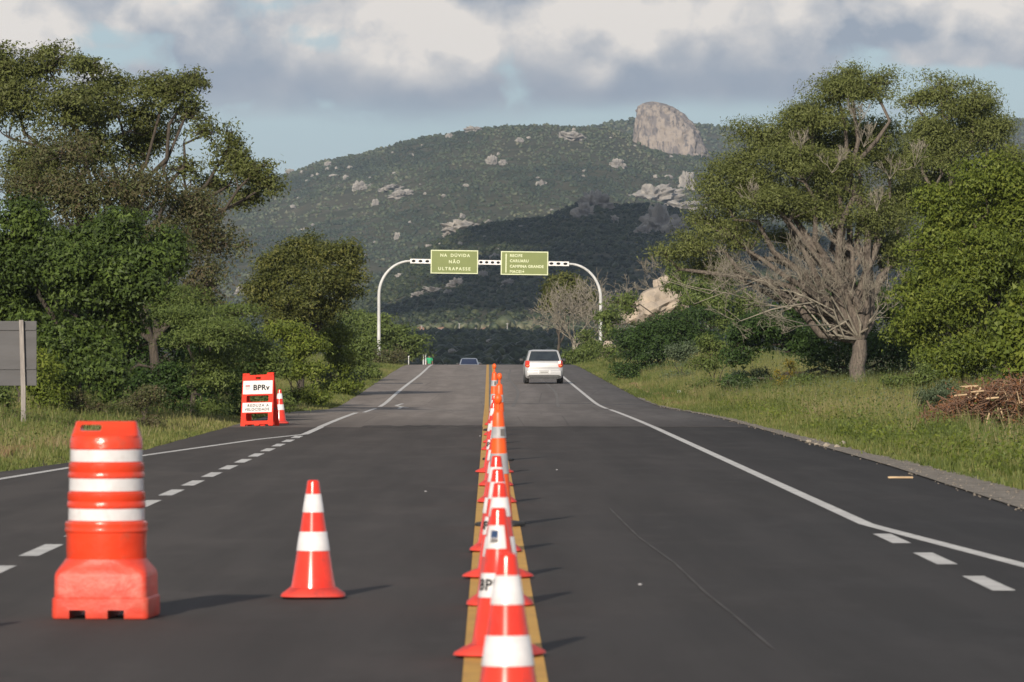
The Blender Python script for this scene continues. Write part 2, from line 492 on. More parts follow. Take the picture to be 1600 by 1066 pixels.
class MB:
    """collects simple shapes into one bmesh"""
    def __init__(self):
        self.bm = bmesh.new()

    def box(self, c, s, rot=None, bevel=0.0, seg=2):
        r = bmesh.ops.create_cube(self.bm, size=1.0)
        vs = r['verts']
        mtx = Matrix.Translation(c) @ (rot.to_4x4() if rot else Matrix.Identity(4)) @ Matrix.Diagonal((*s, 1))
        bmesh.ops.transform(self.bm, matrix=mtx, verts=vs)
        if bevel:
            es = list({e for v in vs for e in v.link_edges})
            bmesh.ops.bevel(self.bm, geom=es, offset=bevel, segments=seg, affect='EDGES', profile=0.6)
        return self

    def lathe(self, prof, c=(0, 0, 0), seg=32, axis='Z', close_top=True, close_bot=True):
        rings = []
        for (r, z) in prof:
            ring = []
            for k in range(seg):
                a = 2 * math.pi * k / seg
                if axis == 'Z':
                    p = (c[0] + r * math.cos(a), c[1] + r * math.sin(a), c[2] + z)
                elif axis == 'X':
                    p = (c[0] + z, c[1] + r * math.cos(a), c[2] + r * math.sin(a))
                else:
                    p = (c[0] + r * math.cos(a), c[1] + z, c[2] - r * math.sin(a))
                ring.append(self.bm.verts.new(p))
            rings.append(ring)
        for a, b in zip(rings, rings[1:]):
            for k in range(seg):
                self.bm.faces.new((a[k], a[(k + 1) % seg], b[(k + 1) % seg], b[k]))
        if close_bot:
            self.bm.faces.new(list(reversed(rings[0])))
        if close_top:
            self.bm.faces.new(rings[-1])
        return self

    def loft(self, rings, close=True):
        rr = [[self.bm.verts.new(p) for p in ring] for ring in rings]
        n = len(rr[0])
        for a, b in zip(rr, rr[1:]):
            for k in range(n):
                self.bm.faces.new((a[k], a[(k + 1) % n], b[(k + 1) % n], b[k]))
        if close:
            self.bm.faces.new(list(reversed(rr[0])))
            self.bm.faces.new(rr[-1])
        return self

    def tube(self, pts, radii, seg=10):
        pts = [Vector(p) for p in pts]
        if not isinstance(radii, (list, tuple)):
            radii = [radii] * len(pts)
        rings = []
        up = Vector((0, 0, 1))
        for i, p in enumerate(pts):
            d = (pts[min(i + 1, len(pts) - 1)] - pts[max(i - 1, 0)]).normalized()
            u = d.cross(Vector((0, 1, 0.01))).normalized()
            w = d.cross(u).normalized()
            rings.append([p + (u * math.cos(2 * math.pi * k / seg) + w * math.sin(2 * math.pi * k / seg)) * radii[i] for k in range(seg)])
        return self.loft(rings)

    def poly(self, pts):
        self.bm.faces.new([self.bm.verts.new(p) for p in pts])
        return self

    def prism(self, outline, y0, y1):
        """outline in XZ, extruded along Y"""
        a = [self.bm.verts.new((x, y0, z)) for x, z in outline]
        b = [self.bm.verts.new((x, y1, z)) for x, z in outline]
        n = len(a)
        self.bm.faces.new(a)
        self.bm.faces.new(list(reversed(b)))
        for k in range(n):
            self.bm.faces.new((a[(k + 1) % n], a[k], b[k], b[(k + 1) % n]))
        return self

    def build(self, name, m, parent=None, smooth=None, loc=None):
        bmesh.ops.recalc_face_normals(self.bm, faces=self.bm.faces)
        me = bpy.data.meshes.new(name)
        self.bm.to_mesh(me)
        self.bm.free()
        me.materials.append(m)
        if smooth is not None:
            me.polygons.foreach_set('use_smooth', [True] * len(me.polygons))
            me.set_sharp_from_angle(angle=R(smooth))
        o = bpy.data.objects.new(name, me)
        if loc is not None:
            o.location = loc
        return link(o, parent)


def cut(o, cutter_mb):
    """boolean difference baked into the mesh"""
    c = cutter_mb.build('cutter', M['black'])
    md = o.modifiers.new('b', 'BOOLEAN')
    md.operation = 'DIFFERENCE'
    md.solver = 'EXACT'
    md.object = c
    dg = bpy.context.evaluated_depsgraph_get()
    dg.update()
    me = bpy.data.meshes.new_from_object(o.evaluated_get(dg))
    o.modifiers.clear()
    o.data = me
    bpy.data.objects.remove(c, do_unlink=True)
    return o


def text(body, size, m, parent, loc, rot=(R(90), 0, 0), name='lettering', align='CENTER', bold=0.0, spacing=1.0, extrude=0.002):
    cu = bpy.data.curves.new(name, 'FONT')
    cu.body = body
    cu.size = size
    cu.align_x = align
    cu.align_y = 'CENTER'
    cu.offset = bold
    cu.extrude = extrude
    cu.space_character = spacing
    cu.resolution_u = 3
    tmp = bpy.data.objects.new('tmp', cu)
    COL.objects.link(tmp)
    dg = bpy.context.evaluated_depsgraph_get()
    dg.update()
    me = bpy.data.meshes.new_from_object(tmp.evaluated_get(dg))
    bpy.data.objects.remove(tmp, do_unlink=True)
    me.name = name
    me.materials.clear()
    me.materials.append(m)
    o = bpy.data.objects.new(name, me)
    o.location = loc
    o.rotation_euler = rot
    return link(o, parent)


# ------------------------------------------------------------------ the lie of the land
_Y = [-4000, 0, 118, 132, 145, 156, 170, 270, 284, 296, 315, 350, 390, 430, 500, 600, 700, 900, 1200, 1700, 2000, 9000, 14000]
_Z = [0, 0, 0, -.035, -.09, -.11, -.01, .69, .775, .80, .72, .30, -.35, -1.0, -2.6, -3.8, -4.0, -2.0, 2.0, 7.6, 9.0, 9.0, 9.0]


def zr(y):
    y = np.asarray(y, dtype=float)
    s = 0.0
    for k, w in ((-8, .15), (-4, .2), (0, .3), (4, .2), (8, .15)):
        s = s + w * np.interp(y + k, _Y, _Z)
    return s


def xl(y):
    return np.interp(y, [-40, 0, 30, 64, 70, 79, 131, 142, 254, 320, 450, 700], [-14, -11.5, -8.9, -6.3, -5.85, -5.4, -5.3, -4.5, -4.75, -4.8, -4.8, -4.8])


def xr(y):
    return np.interp(y, [-40, 0, 30, 48, 68, 112, 168, 284, 450, 700], [10.5, 8.0, 5.75, 5.2, 5.4, 5.4, 5.0, 4.9, 4.9, 4.9])


def fnoise(x, y, s, seed=0):
    r = np.random.default_rng(seed)
    out = 0
    for o in range(4):
        a = r.uniform(0, 6.28, 3)
        f = s * 1.9 ** o
        out = out + 0.5 ** o * np.sin(x * f * math.cos(a[2]) + y * f * math.sin(a[2]) + a[0]) * np.cos(y * f * 0.8 * math.cos(a[2]) - x * f * .7 + a[1])
    return out / 1.9


def gz(x, y):
    x = np.asarray(x, dtype=float)
    y = np.asarray(y, dtype=float)
    z = zr(y)
    dl = np.maximum(0, xl(y) - x)
    dr = np.maximum(0, x - xr(y))
    far = np.interp(y, [0, 330, 500], [1, 1, 0])
    zl = np.interp(dl, [0, .4, 2, 6, 20, 100], [-.03, .0, .04, .25, .6, 1.0]) * far
    zrr = np.interp(dr, [0, .4, 2, 6, 12, 30, 120], [-.04, -.01, .10, .50, .85, 1.2, 2.0]) * far
    zrr = zrr * np.interp(y, [0, 100, 143, 220], [.12, .16, .5, 1.0])
    inside = (dl <= 0.0) & (dr <= 0.0) & (y < 720)
    bumps = fnoise(x, y, 0.9, 3) * 0.035 * np.minimum(1, np.maximum(dl, dr) * .8)
    return np.where(inside, z - .06, z + np.where(dl > 0, zl, 0) + np.where(dr > 0, zrr, 0) + bumps)


def P(px, py, D):
    """a point of the place seen at photograph pixel (px,py) and distance D down the road"""
    return Vector(((px - 764) * D / F, D, CAMH - (py - 550) * D / F))


def ground_at(px, D):
    x = (px - 764) * D / F
    return Vector((x, D, float(gz(x, D))))


def grid_mesh(name, xs, ys, zf, m, smooth=True, xf=None):
    XX, YY = np.meshgrid(xs, ys)
    if xf is not None:
        XX = xf(XX, YY)
    ZZ = zf(XX, YY)
    V = np.stack([XX.ravel(), YY.ravel(), ZZ.ravel()], 1)
    ny, nx = XX.shape
    i = np.arange(nx * ny).reshape(ny, nx)
    q = np.stack([i[:-1, :-1].ravel(), i[:-1, 1:].ravel(), i[1:, 1:].ravel(), i[1:, :-1].ravel()], 1)
    return mesh_np(name, V, [q], m, smooth=smooth)


xs = np.concatenate([-np.geomspace(9000, 20, 26), np.arange(-18, 18.01, 0.4), np.geomspace(20, 9000, 26)])
ys = np.concatenate([np.linspace(-3000, -40, 12), np.arange(-30, 340, 2.0), np.arange(345, 720, 12), np.geomspace(730, 14000, 50)])
gr = grid_mesh('ground', xs, ys, gz, M['ground'])
tag(gr, kind='structure')


def strip(name, xa, xb, ys, lift, m, parent=None, skirt=False):
    ys = np.asarray(ys, dtype=float)
    a = np.asarray(xa(ys) if callable(xa) else np.full(len(ys), xa), dtype=float)
    b = np.asarray(xb(ys) if callable(xb) else np.full(len(ys), xb), dtype=float)
    z = zr(ys) + lift
    V = np.concatenate([np.stack([a, ys, z], 1), np.stack([b, ys, z], 1)])
    n = len(ys)
    i = np.arange(n - 1)
    fs = [np.stack([i, i + n, i + n + 1, i + 1], 1)]
    if skirt:
        V = np.concatenate([V, np.stack([a, ys, z - .1], 1), np.stack([b, ys, z - .1], 1)])
        fs.append(np.stack([i, i + 1, i + 1 + 2 * n, i + 2 * n], 1))
        fs.append(np.stack([i + n, i + 3 * n, i + 3 * n + 1, i + n + 1], 1))
    return mesh_np(name, V, fs, m, smooth=False, parent=parent)


JOINT = 103.0
wob = lambda y, s, a=.05: fnoise(np.asarray(y, dtype=float), 0 * np.asarray(y, dtype=float), .8, s) * a
road = strip('road', lambda y: xl(y) + wob(y, 5), lambda y: xr(y) + wob(y, 6), np.arange(-40, JOINT + .1, 1.0), 0.0, M['asphalt_new'], skirt=True)
tag(road, kind='structure')
road2 = strip('road', lambda y: xl(y) + wob(y, 5), lambda y: xr(y) + wob(y, 6), np.arange(JOINT, 720, 1.5), 0.0, M['asphalt_old'], skirt=True)
tag(road2, kind='structure')

# darker new surface feathering over the joint, repair strips, tyre marks
def patch(outline, lift, m, parent, name):
    V = [(x, y, float(zr(y)) + lift) for x, y in outline]
    return mesh_np(name, V, [np.arange(len(V))[None, :]], m, parent=parent)


def ragged(x0, x1, y0, y1, n=14, amp=.5, seed=1):
    r = random.Random(seed)
    top = [(x0 + (x1 - x0) * i / n, y1 + r.uniform(-amp, amp)) for i in range(n + 1)]
    bot = [(x0 + (x1 - x0) * i / n, y0 + r.uniform(-amp, amp)) for i in range(n + 1)]
    return bot + top[::-1]


patch(ragged(-2.6, .0, 102.6, 105.4, 20, .9, 3), .003, M['asphalt_new'], road2, 'repair_strip')
patch(ragged(.2, 5.2, 102.6, 104.2, 20, .6, 4), .003, M['asphalt_new'], road2, 'repair_strip')
patch(ragged(-4.7, -2.7, 205.5, 208.0, 16, .5, 5), .003, M['asphalt_dark'], road2, 'repair_strip')
patch(ragged(.5, 3.2, 157.6, 158.5, 18, .3, 7), .003, M['asphalt_dark'], road2, 'repair_strip')
patch(ragged(3.2, 4.9, 155.2, 156.4, 12, .4, 8), .003, M['asphalt_dark'], road2, 'repair_strip')


def curve_mark(pts, w, lift, m, parent, name):
    pts = [Vector((x, y, 0)) for x, y in pts]
    lft, rgt = [], []
    for i, p in enumerate(pts):
        d = (pts[min(i + 1, len(pts) - 1)] - pts[max(i - 1, 0)]).normalized()
        n = Vector((d.y, -d.x, 0))
        ww = w[i] if isinstance(w, (list, tuple)) else w
        lft.append(p - n * ww / 2)
        rgt.append(p + n * ww / 2)
    V = [(p.x, p.y, float(zr(p.y)) + lift) for p in lft + rgt]
    n = len(pts)
    i = np.arange(n - 1)
    return mesh_np(name, V, [np.stack([i, i + n, i + n + 1, i + 1], 1)], m, parent=parent)


for off, amp in ((0.0, .16), (1.35, .16)):
    curve_mark([(.85 + off + amp * math.sin((y - 160) / 46) + .12 * math.sin(y / 13), y) for y in range(150, 262, 3)], .10, .002, M['tyre_mark'], road2, 'tyre_mark')
# the long pale scuff in the near right lane
sc_pts = [(float(np.interp(y, [26.0, 29.3, 32.3, 36.7, 41.8, 50], [1.47, 1.43, 1.38, 1.35, 1.24, 1.18])), y) for y in np.arange(26.0, 50.0, .4)]
curve_mark(sc_pts, [.006 + .012 * abs(math.sin(i * .7)) for i in range(len(sc_pts))], .003, M['scuff'], road, 'scuff_mark')

# painted markings
line_l = lambda y: np.interp(y, [-40, 0, 30, 61, 75, 88.6, 94], [-13, -10.3, -7.6, -5.9, -5.1, -4.05, -3.43])
line_r = lambda y: np.interp(y, [-40, 0, 30, 36, 44.9, 400], [8.6, 6.2, 4.25, 3.86, 3.36, 3.36])
strip('edge_line', lambda y: line_l(y) - .06, lambda y: line_l(y) + .06, np.arange(-40, 94.1, 1.0), .004, M['paint_white'], road)
strip('edge_line', lambda y: -3.50 + .12 * np.exp(-((y - 150) / 22) ** 2), lambda y: -3.36 + .12 * np.exp(-((y - 150) / 22) ** 2), np.arange(94, JOINT + .1, 1.0), .004, M['paint_white'], road)
strip('edge_line', lambda y: -3.50 + .02 * np.sin(y / 9), lambda y: -3.37 + .02 * np.sin(y / 9), np.arange(JOINT, 130.1, 1.5), .004, M['paint_white'], road2)
strip('edge_line', -3.30, -3.19, np.arange(131, 145, 1.5), .004, M['paint_white'], road2)
strip('edge_line', lambda y: -3.33 + .03 * np.sin(y / 17), lambda y: -3.20 + .03 * np.sin(y / 17), np.arange(150, 420, 2.0), .004, M['paint_white'], road2)
strip('edge_line', lambda y: line_r(y) - .065, lambda y: line_r(y) + .065, np.arange(-40, JOINT + .1, 1.0), .004, M['paint_white'], road)
strip('edge_line', lambda y: line_r(y) - .06 + .03 * np.sin(y / 11), lambda y: line_r(y) + .06 + .03 * np.sin(y / 11), np.arange(JOINT, 142, 1.5), .004, M['paint_white'], road2)
strip('edge_line', lambda y: line_r(y) - .06, lambda y: line_r(y) + .06, np.arange(143.5, 420, 2.0), .004, M['paint_white'], road2)
for dx in (-.145, .145):
    strip('centre_line', .075 + dx - .055, .075 + dx + .055, np.arange(-40, JOINT + .1, 1.0), .004, M['paint_yellow'], road)
    strip('centre_line', .075 + dx - .065, .075 + dx + .065, np.arange(JOINT, 420, 1.5), .004, M['paint_yellow'], road2)


def dash(x, y0, y1, w=.15):
    V = [(x - w / 2, y0, .004), (x + w / 2, y0, .004), (x + w / 2, y1, .004), (x - w / 2, y1, .004)]
    return mesh_np('dash', V, [np.array([[0, 1, 2, 3]])], M['paint_white'], parent=road)


k = 0
inv0 = 1 / 220.0   # dash centred at pixel row 770 on the left
for i in range(-14, 10):
    D = CAMH * F * inv0 + i * 4.0
    if 18 < D < 92:
        dash(-3.46, D - 1.15, D + 1.15, .15)
for i in range(-5, 4):
    D = CAMH * F / 292.0 + i * 4.02
    if 14 < D < 43.5:
        dash(3.31, D - 1.05, D + 1.05, .15)
# remnant of an arrow in the left lane
curve_mark([(-2.70, 158), (-2.81, 153), (-2.62, 150), (-2.37, 147)], .11, .0045, M['paint_white'], road2, 'arrow_remnant')
curve_mark([(-2.58, 149.2), (-2.56, 143.5)], .10, .0045, M['paint_white'], road2, 'arrow_remnant')
# reflective studs
for i, (px, py) in enumerate(((750, 682), (665, 769), (1000, 915), (870, 735))):
    D = CAMH * F / (py - 550)
    b = MB().box((0, 0, .008), (.024, .024, .009), bevel=.003)
    o = b.build('road_stud', M['sheeting_grey'], road, loc=((px - 764) * D / F, D, 0))

# gravel strip along the right edge
ysg = np.arange(20, 170, .35)
gv = strip('gravel_strip', lambda y: xr(y) - .02, lambda y: xr(y) + np.interp(y, [20, 45, 62, 75, 110, 170], [2.4, 1.3, .75, .42, .25, .12]) + wob(y, 9, .22) + wob(y * 4.3, 10, .14), ysg, 0.012, M['gravel'])
tag(gv, kind='structure')

# (pebbles on it are scattered further down)

# ------------------------------------------------------------------ foliage tools
def leaves(centres, size, aspect=.5, up=.35, r=rng, droop=0.0, jitter=.35, out=None):
    """one rhombus per centre -> verts, quads"""
    n = len(centres)
    nrm = r.normal(size=(n, 3))
    if out is not None:
        nrm = nrm * .75 + out / (np.linalg.norm(out, axis=1)[:, None] + 1e-6) * 1.3
    nrm[:, 2] += up
    nrm /= np.linalg.norm(nrm, axis=1)[:, None]
    a = r.normal(size=(n, 3))
    a[:, 2] -= droop
    a -= (a * nrm).sum(1)[:, None] * nrm
    a /= np.linalg.norm(a, axis=1)[:, None] + 1e-9
    b = np.cross(nrm, a)
    s = size * (1 + jitter * r.uniform(-1, 1, n))[:, None]
    a = a * s * .5
    b = b * s * .5 * aspect
    V = np.stack([centres - a * .7 + b, centres + a * 1.3, centres - a * .7 - b], 1).reshape(-1, 3)
    q = np.arange(3 * n).reshape(n, 3)
    return V, q


class Tubes:
    def __init__(self, seg=5):
        self.V, self.Q, self.n, self.seg = [], [], 0, seg

    def add(self, pts, radii):
        pts = np.asarray(pts, dtype=float)
        radii = np.asarray(radii, dtype=float)
        k = self.seg
        d = np.gradient(pts, axis=0)
        d /= np.linalg.norm(d, axis=1)[:, None] + 1e-9
        ref = np.array([0.13, 0.97, 0.2])
        u = np.cross(d, ref)
        u /= np.linalg.norm(u, axis=1)[:, None] + 1e-9
        w = np.cross(d, u)
        ang = np.arange(k) * 2 * math.pi / k
        ring = pts[:, None, :] + radii[:, None, None] * (u[:, None, :] * np.cos(ang)[None, :, None] + w[:, None, :] * np.sin(ang)[None, :, None])
        m = len(pts)
        self.V.append(ring.reshape(-1, 3))
        i = np.arange(m - 1)[:, None] * k + np.arange(k)[None, :]
        j = np.arange(m - 1)[:, None] * k + (np.arange(k)[None, :] + 1) % k
        q = np.stack([i, j, j + k, i + k], 2).reshape(-1, 4) + self.n
        self.Q.append(q)
        self.n += m * k

    def build(self, name, m, parent=None):
        if not self.V:
            return None
        return mesh_np(name, np.concatenate(self.V), [np.concatenate(self.Q)], m, smooth=True, parent=parent)


def wiggle(a, b, n, amp, r, sag=0.0):
    t = np.linspace(0, 1, n)[:, None]
    p = a + (b - a) * t
    off = r.normal(size=(n, 3)) * amp * np.linalg.norm(b - a)
    off[0] = off[-1] = 0
    p = p + off
    p[:, 2] += sag * np.sin(t[:, 0] * math.pi) * np.linalg.norm(b - a)
    return p


def tree(name, label, cat, D, bpx, lobes, leafm, n_leaf, leaf=.11, aspect=.5, flat=.6, clump=.34, trunk_r=.12, bark='bark_dark',
         group=None, per=26, base=None, seed=1, depth=.85, twig=True, skirt=False, nsub=6, fkpos=None, up=.35, fork=.35):
    r = np.random.default_rng(seed)
    b = base if base is not None else ground_at(bpx, D)
    root = thing(name, label, cat, b, 0, group)
    bl = np.array(b)
    S = D / F
    cs, rs = [], []
    lobes = list(lobes)
    if skirt:
        gy = 550 - (b.z - CAMH) / S
        for lb in list(lobes):
            if lb[1] + lb[3] > gy - 70:
                lobes.append((lb[0], gy - 10, lb[2], 14, (lb[4] if len(lb) > 4 else 0), .8))
    for lb in lobes:
        px, py, rx, ry = lb[:4]
        dd = lb[4] if len(lb) > 4 else 0.0
        c = np.array(P(px, py, D + dd)) - bl
        cs.append(c)
        rs.append(np.array([rx * S, rx * S * depth, ry * S]))
    cs, rs = np.array(cs), np.array(rs)
    wts = (rs[:, 0] * rs[:, 2]) ** 1.0
    dens = np.array([lb[5] if len(lb) > 5 else 1.0 for lb in lobes])
    wts = wts * dens
    wts /= wts.sum()
    tb = Tubes(6)
    cen = (cs * wts[:, None]).sum(0)
    fk = np.array([cen[0] * fork * .6, cen[1] * fork * .5, max(.25, cen[2] * fork)])
    if fkpos is not None:
        fk = np.array(fkpos)
    tr = wiggle(np.array([0, 0, -.15]), fk, 6, .015, r)
    tb.add(tr, np.linspace(trunk_r * 1.15, trunk_r * .85, 6))
    Vs, tints, outs = [], [], []
    for c, rad, w in zip(cs, rs, wts):
        limb = wiggle(fk, c, 8, .035, r, .05)
        tb.add(limb, np.linspace(trunk_r * .6, trunk_r * .14, 8))
        nl = int(n_leaf * w)
        nc = max(3, nl // per)
        # the lobe is a cluster of smaller domes, each leafy on its outer and upper side
        d0 = r.normal(size=(nsub, 3))
        d0[:, 2] += .25
        d0[:, 1] -= .25
        d0 /= np.linalg.norm(d0, axis=1)[:, None]
        sc = c + d0 * r.uniform(.35, .82, nsub)[:, None] * rad
        pick = r.integers(0, nsub, nc)
        srad = (r.uniform(.40, .66, nsub)[:, None] * rad)[pick]
        d = r.normal(size=(nc, 3))
        d[:, 2] += .45
        d /= np.linalg.norm(d, axis=1)[:, None]
        u = r.uniform(0, 1, nc) ** (1 / 3.2)
        cc = sc[pick] + d * u[:, None] * srad * (1 + .08 * r.normal(size=(nc, 1)))
        cc[:, 2] = np.maximum(cc[:, 2], .12 * clump)
        if twig:
            for k in range(0, nc, max(1, nc // 26)):
                s = limb[3 + int(np.argmin(((limb[3:] - cc[k]) ** 2).sum(1)))]
                tb.add(wiggle(s, cc[k], 4, .05, r), np.linspace(trunk_r * .12 + .004, .005, 4))
        ctint = np.clip(r.normal(.5, .20, nc), 0, 1)
        idx = np.repeat(np.arange(nc), per)
        csz = clump * r.uniform(.6, 1.35, nc)
        off = np.clip(r.normal(size=(len(idx), 3)), -1.7, 1.7) * .5 * csz[idx][:, None]
        off[:, 2] *= flat
        Vs.append(cc[idx] + off)
        outs.append(off + (cc - sc[pick])[idx] * .6)
        tints.append(np.clip(ctint[idx] + r.normal(0, .16, len(idx)), 0, 1))
    C = np.concatenate(Vs)
    V, q = leaves(C, leaf, aspect, up, r, out=np.concatenate(outs))
    tb.build('trunk', M[bark], root)
    mesh_np('crown', V, [q], L[leafm], tint=np.concatenate(tints), parent=root)
    return root, b


def grow_dead(tb, start, direction, length, radius, depth, r, spread=.55, up=.12, nchild=(2, 4), minr=.006, curl=.18):
    n = 5
    pts = [start]
    d = direction / np.linalg.norm(direction)
    for i in range(n - 1):
        d = d + r.normal(size=3) * curl * .6
        d[2] += up * .25
        d /= np.linalg.norm(d)
        pts.append(pts[-1] + d * length / (n - 1))
    pts = np.array(pts)
    tb.add(pts, np.linspace(radius, max(minr, radius * .55), n))
    if depth <= 0:
        return
    for k in range(r.integers(nchild[0], nchild[1] + 1)):
        i = r.integers(2, n)
        nd = d + r.normal(size=3) * spread
        nd[2] += up
        grow_dead(tb, pts[i], nd, length * r.uniform(.6, .85), max(minr, radius * .58), depth - 1, r, spread, up, nchild, minr, curl)


# ------------------------------------------------------------------ hills
def hill(name, cols, skyl, D0, D1, D2, zfoot, nd, amp, seed, power=.9, gul=.01):
    """a hill front from foot D0 up to its crest D1, falling to D2 behind; skyl = skyline heights in the photograph"""
    px = np.array([c for c, _ in skyl], dtype=float)
    py = np.array([c for _, c in skyl], dtype=float)
    u = np.linspace(px[0], px[-1], cols)
    zc = CAMH - (np.interp(u, px, py) - 550) * D1 / F
    ts = np.concatenate([np.linspace(0, 1, nd), 1 + np.linspace(0, 1, 12)[1:]])
    rows = []
    r = np.random.default_rng(seed)
    for t in ts:
        if t <= 1:
            D = D0 + (D1 - D0) * t
            z = zfoot + (zc - zfoot) * t ** power
            a = amp * math.sin(math.pi * min(1, t)) ** .8
        else:
            D = D1 + (D2 - D1) * (t - 1)
            z = zc + (0 - zc) * (t - 1) ** 1.3
            a = 0
        X = (u - 764) * D1 / F * (0.55 + .45 * D / D1) if D < D1 else (u - 764) * D1 / F
        X = (u - 764) * D / F if t <= 1 else (u - 764) * D1 / F
        z = z + a * (fnoise(X, np.full_like(X, D) * .6, gul, seed) + .5 * fnoise(X, np.full_like(X, D), gul * 3.1, seed + 1))
        rows.append(np.stack([X, np.full_like(X, D), z], 1))
    V = np.concatenate(rows)
    nyy = len(ts)
    i = np.arange(nyy * cols).reshape(nyy, cols)
    q = np.stack([i[:-1, :-1].ravel(), i[:-1, 1:].ravel(), i[1:, 1:].ravel(), i[1:, :-1].ravel()], 1)
    o = mesh_np(name, V, [q], M['hillsoil'], smooth=True)
    tag(o, kind='structure')
    G = np.array(rows)          # (nd+11, cols, 3)

    def at(pxx, t):
        t = np.clip(t, 0, 1)
        fi = t * (nd - 1)
        ui = np.clip((pxx - px[0]) / (px[-1] - px[0]) * (cols - 1), 0, cols - 1.001)
        a, b = fi.astype(int), ui.astype(int)
        a = np.minimum(a, nd - 2)
        fa, fb = (fi - a)[:, None], (ui - b)[:, None]
        return (G[a, b] * (1 - fa) * (1 - fb) + G[a + 1, b] * fa * (1 - fb) + G[a, b + 1] * (1 - fa) * fb + G[a + 1, b + 1] * fa * fb)
    return o, at, G


M['hillsoil'] = mat('hill_soil', (0.045, 0.050, 0.026), (0.075, 0.070, 0.042), 0.03, 0.95, 0.5, .3, c3=(0.17, 0.15, 0.11), s3=.06, a3=.3, spec=.1)

SKY_MAIN = [(-900, 470), (-500, 425), (-200, 385), (0, 365), (200, 330), (330, 300), (430, 276), (460, 270), (500, 252), (545, 245),
            (600, 231), (650, 217), (700, 210), (740, 203), (800, 197), (850, 196), (900, 199), (950, 200), (990, 214), (1040, 228), (1098, 236),
            (1150, 240), (1250, 245), (1400, 240), (1600, 236), (1900, 260), (2400, 330)]
SKY_BACK = [(-900, 480), (0, 420), (500, 300), (800, 230), (900, 203), (950, 192), (985, 187), (1040, 187), (1090, 193), (1130, 200), (1200, 212), (1350, 214),
            (1480, 200), (1560, 184), (1600, 188), (1750, 200), (2400, 300)]
SKY_MID = [(-900, 512), (0, 508), (400, 500), (480, 490), (540, 470), (580, 446), (620, 415), (660, 388), (700, 368), (745, 353), (800, 347), (860, 338),
           (895, 322), (930, 312), (960, 322), (1000, 320), (1050, 325), (1100, 337), (1200, 352), (1400, 385), (1700, 420), (2400, 480)]
backh, back_at, backG = hill('hill', 160, SKY_BACK, 4700, 5600, 7000, 60, 24, 4, 31)
mainh, main_at, mainG = hill('hill', 240, SKY_MAIN, 2950, 4500, 5600, 20, 70, 7, 11, .95, .012)
midh, mid_at, midG = hill('hill', 200, SKY_MID, 1850, 2700, 3150, 8.5, 50, 3.0, 21, .9, .02)

ICO = bmesh.new()
bmesh.ops.create_icosphere(ICO, subdivisions=1, radius=1.0)
ICO_V = np.array([v.co[:] for v in ICO.verts])
ICO_F = np.array([[v.index for v in f.verts] for f in ICO.faces])
ICO.free()


def blobs(name, pos, size, m, r, label, squash=.85, tint=None, jag=.5):
    """leafy crowns of far scrub, each its own irregular lump"""
    n = len(pos)
    k = len(ICO_V)
    v = np.repeat(ICO_V[None], n, 0) * (1 + jag * r.uniform(-1, 1, (n, k, 1)))
    v[:, :, 2] *= squash
    v = v * size[:, None, None]
    v = v + pos[:, None, :]
    f = (ICO_F[None] + (np.arange(n) * k)[:, None, None]).reshape(-1, 3)
    t = tint if tint is not None else np.clip(r.normal(.45, .22, n), 0, 1)
    tt = np.clip(np.repeat(t, len(ICO_F)) + r.normal(0, .14, n * len(ICO_F)), 0, 1)
    o = mesh_np(name, v.reshape(-1, 3), [f], m, tint=tt)
    return tag(o, label, None, None, 'stuff')


r = np.random.default_rng(5)
n = 21000
pxx = r.uniform(330, 1340, n)
tt = 1 - r.uniform(0, 1, n) ** 1.25 * .95
pos = main_at(pxx, tt)
lowf = fnoise(pos[:, 0], pos[:, 1] * .4, .02, 77)
low2 = fnoise(pos[:, 0] * 1.3 + 50, pos[:, 1] * .22, .055, 99)
keep = r.uniform(0, 1, n) < np.clip(.80 + .55 * lowf + .5 * low2, .12, 1)
pos, lowf, low2 = pos[keep], lowf[keep], low2[keep]
sz = r.uniform(.7, 1.6, len(pos)) * r.choice([1, 1, 1.35], len(pos))
pos[:, 2] += sz * .35
blobs('hillside_scrub', pos, sz, L['hill'], r, 'low thorny scrub covering the far hill below the rock dome', tint=np.clip(.42 - .42 * lowf - .38 * low2 + r.normal(0, .12, len(pos)), 0, 1))
n = 3500
pos = back_at(r.uniform(880, 1700, n), 1 - r.uniform(0, 1, n) ** 1.2 * .6)
sz = r.uniform(1.6, 3.0, n)
pos[:, 2] += sz * .35
blobs('hillside_scrub', pos, sz, L['hill'], r, 'scrub on the hill behind the rock dome')
n = 16000
pos = mid_at(r.uniform(330, 1360, n), 1 - r.uniform(0, 1, n) ** 1.1)
sz = r.uniform(.5, 1.15, n) * r.choice([1, 1, 1.5], n)
pos[:, 2] += sz * .4
lowf = fnoise(pos[:, 0], pos[:, 1] * .4, .03, 78)
blobs('hillside_scrub', pos, sz, L['hill_shade'], r, 'scrub covering the nearer hill, cloud shade darkened into its leaf colour', tint=np.clip(.42 - .2 * lowf + r.normal(0, .2, n), 0, 1))
# valley floor scrub
n = 5200
Dv = 560 + r.uniform(0, 1, n) ** .75 * 1240
pv = r.uniform(380, 1300, n)
X = (pv - 764) * Dv / F
okk = ~((np.abs(X) < 6) & (Dv < 700))
X, Dv = X[okk], Dv[okk]
sz = r.uniform(.6, 1.7, len(X))
pos = np.stack([X, Dv, gz(X, Dv) + sz * .4], 1)
blobs('shade_scrub', pos, sz, L['hill_shade'], r, 'scrub on the valley floor beyond the crest, coloured darker for cloud shade')
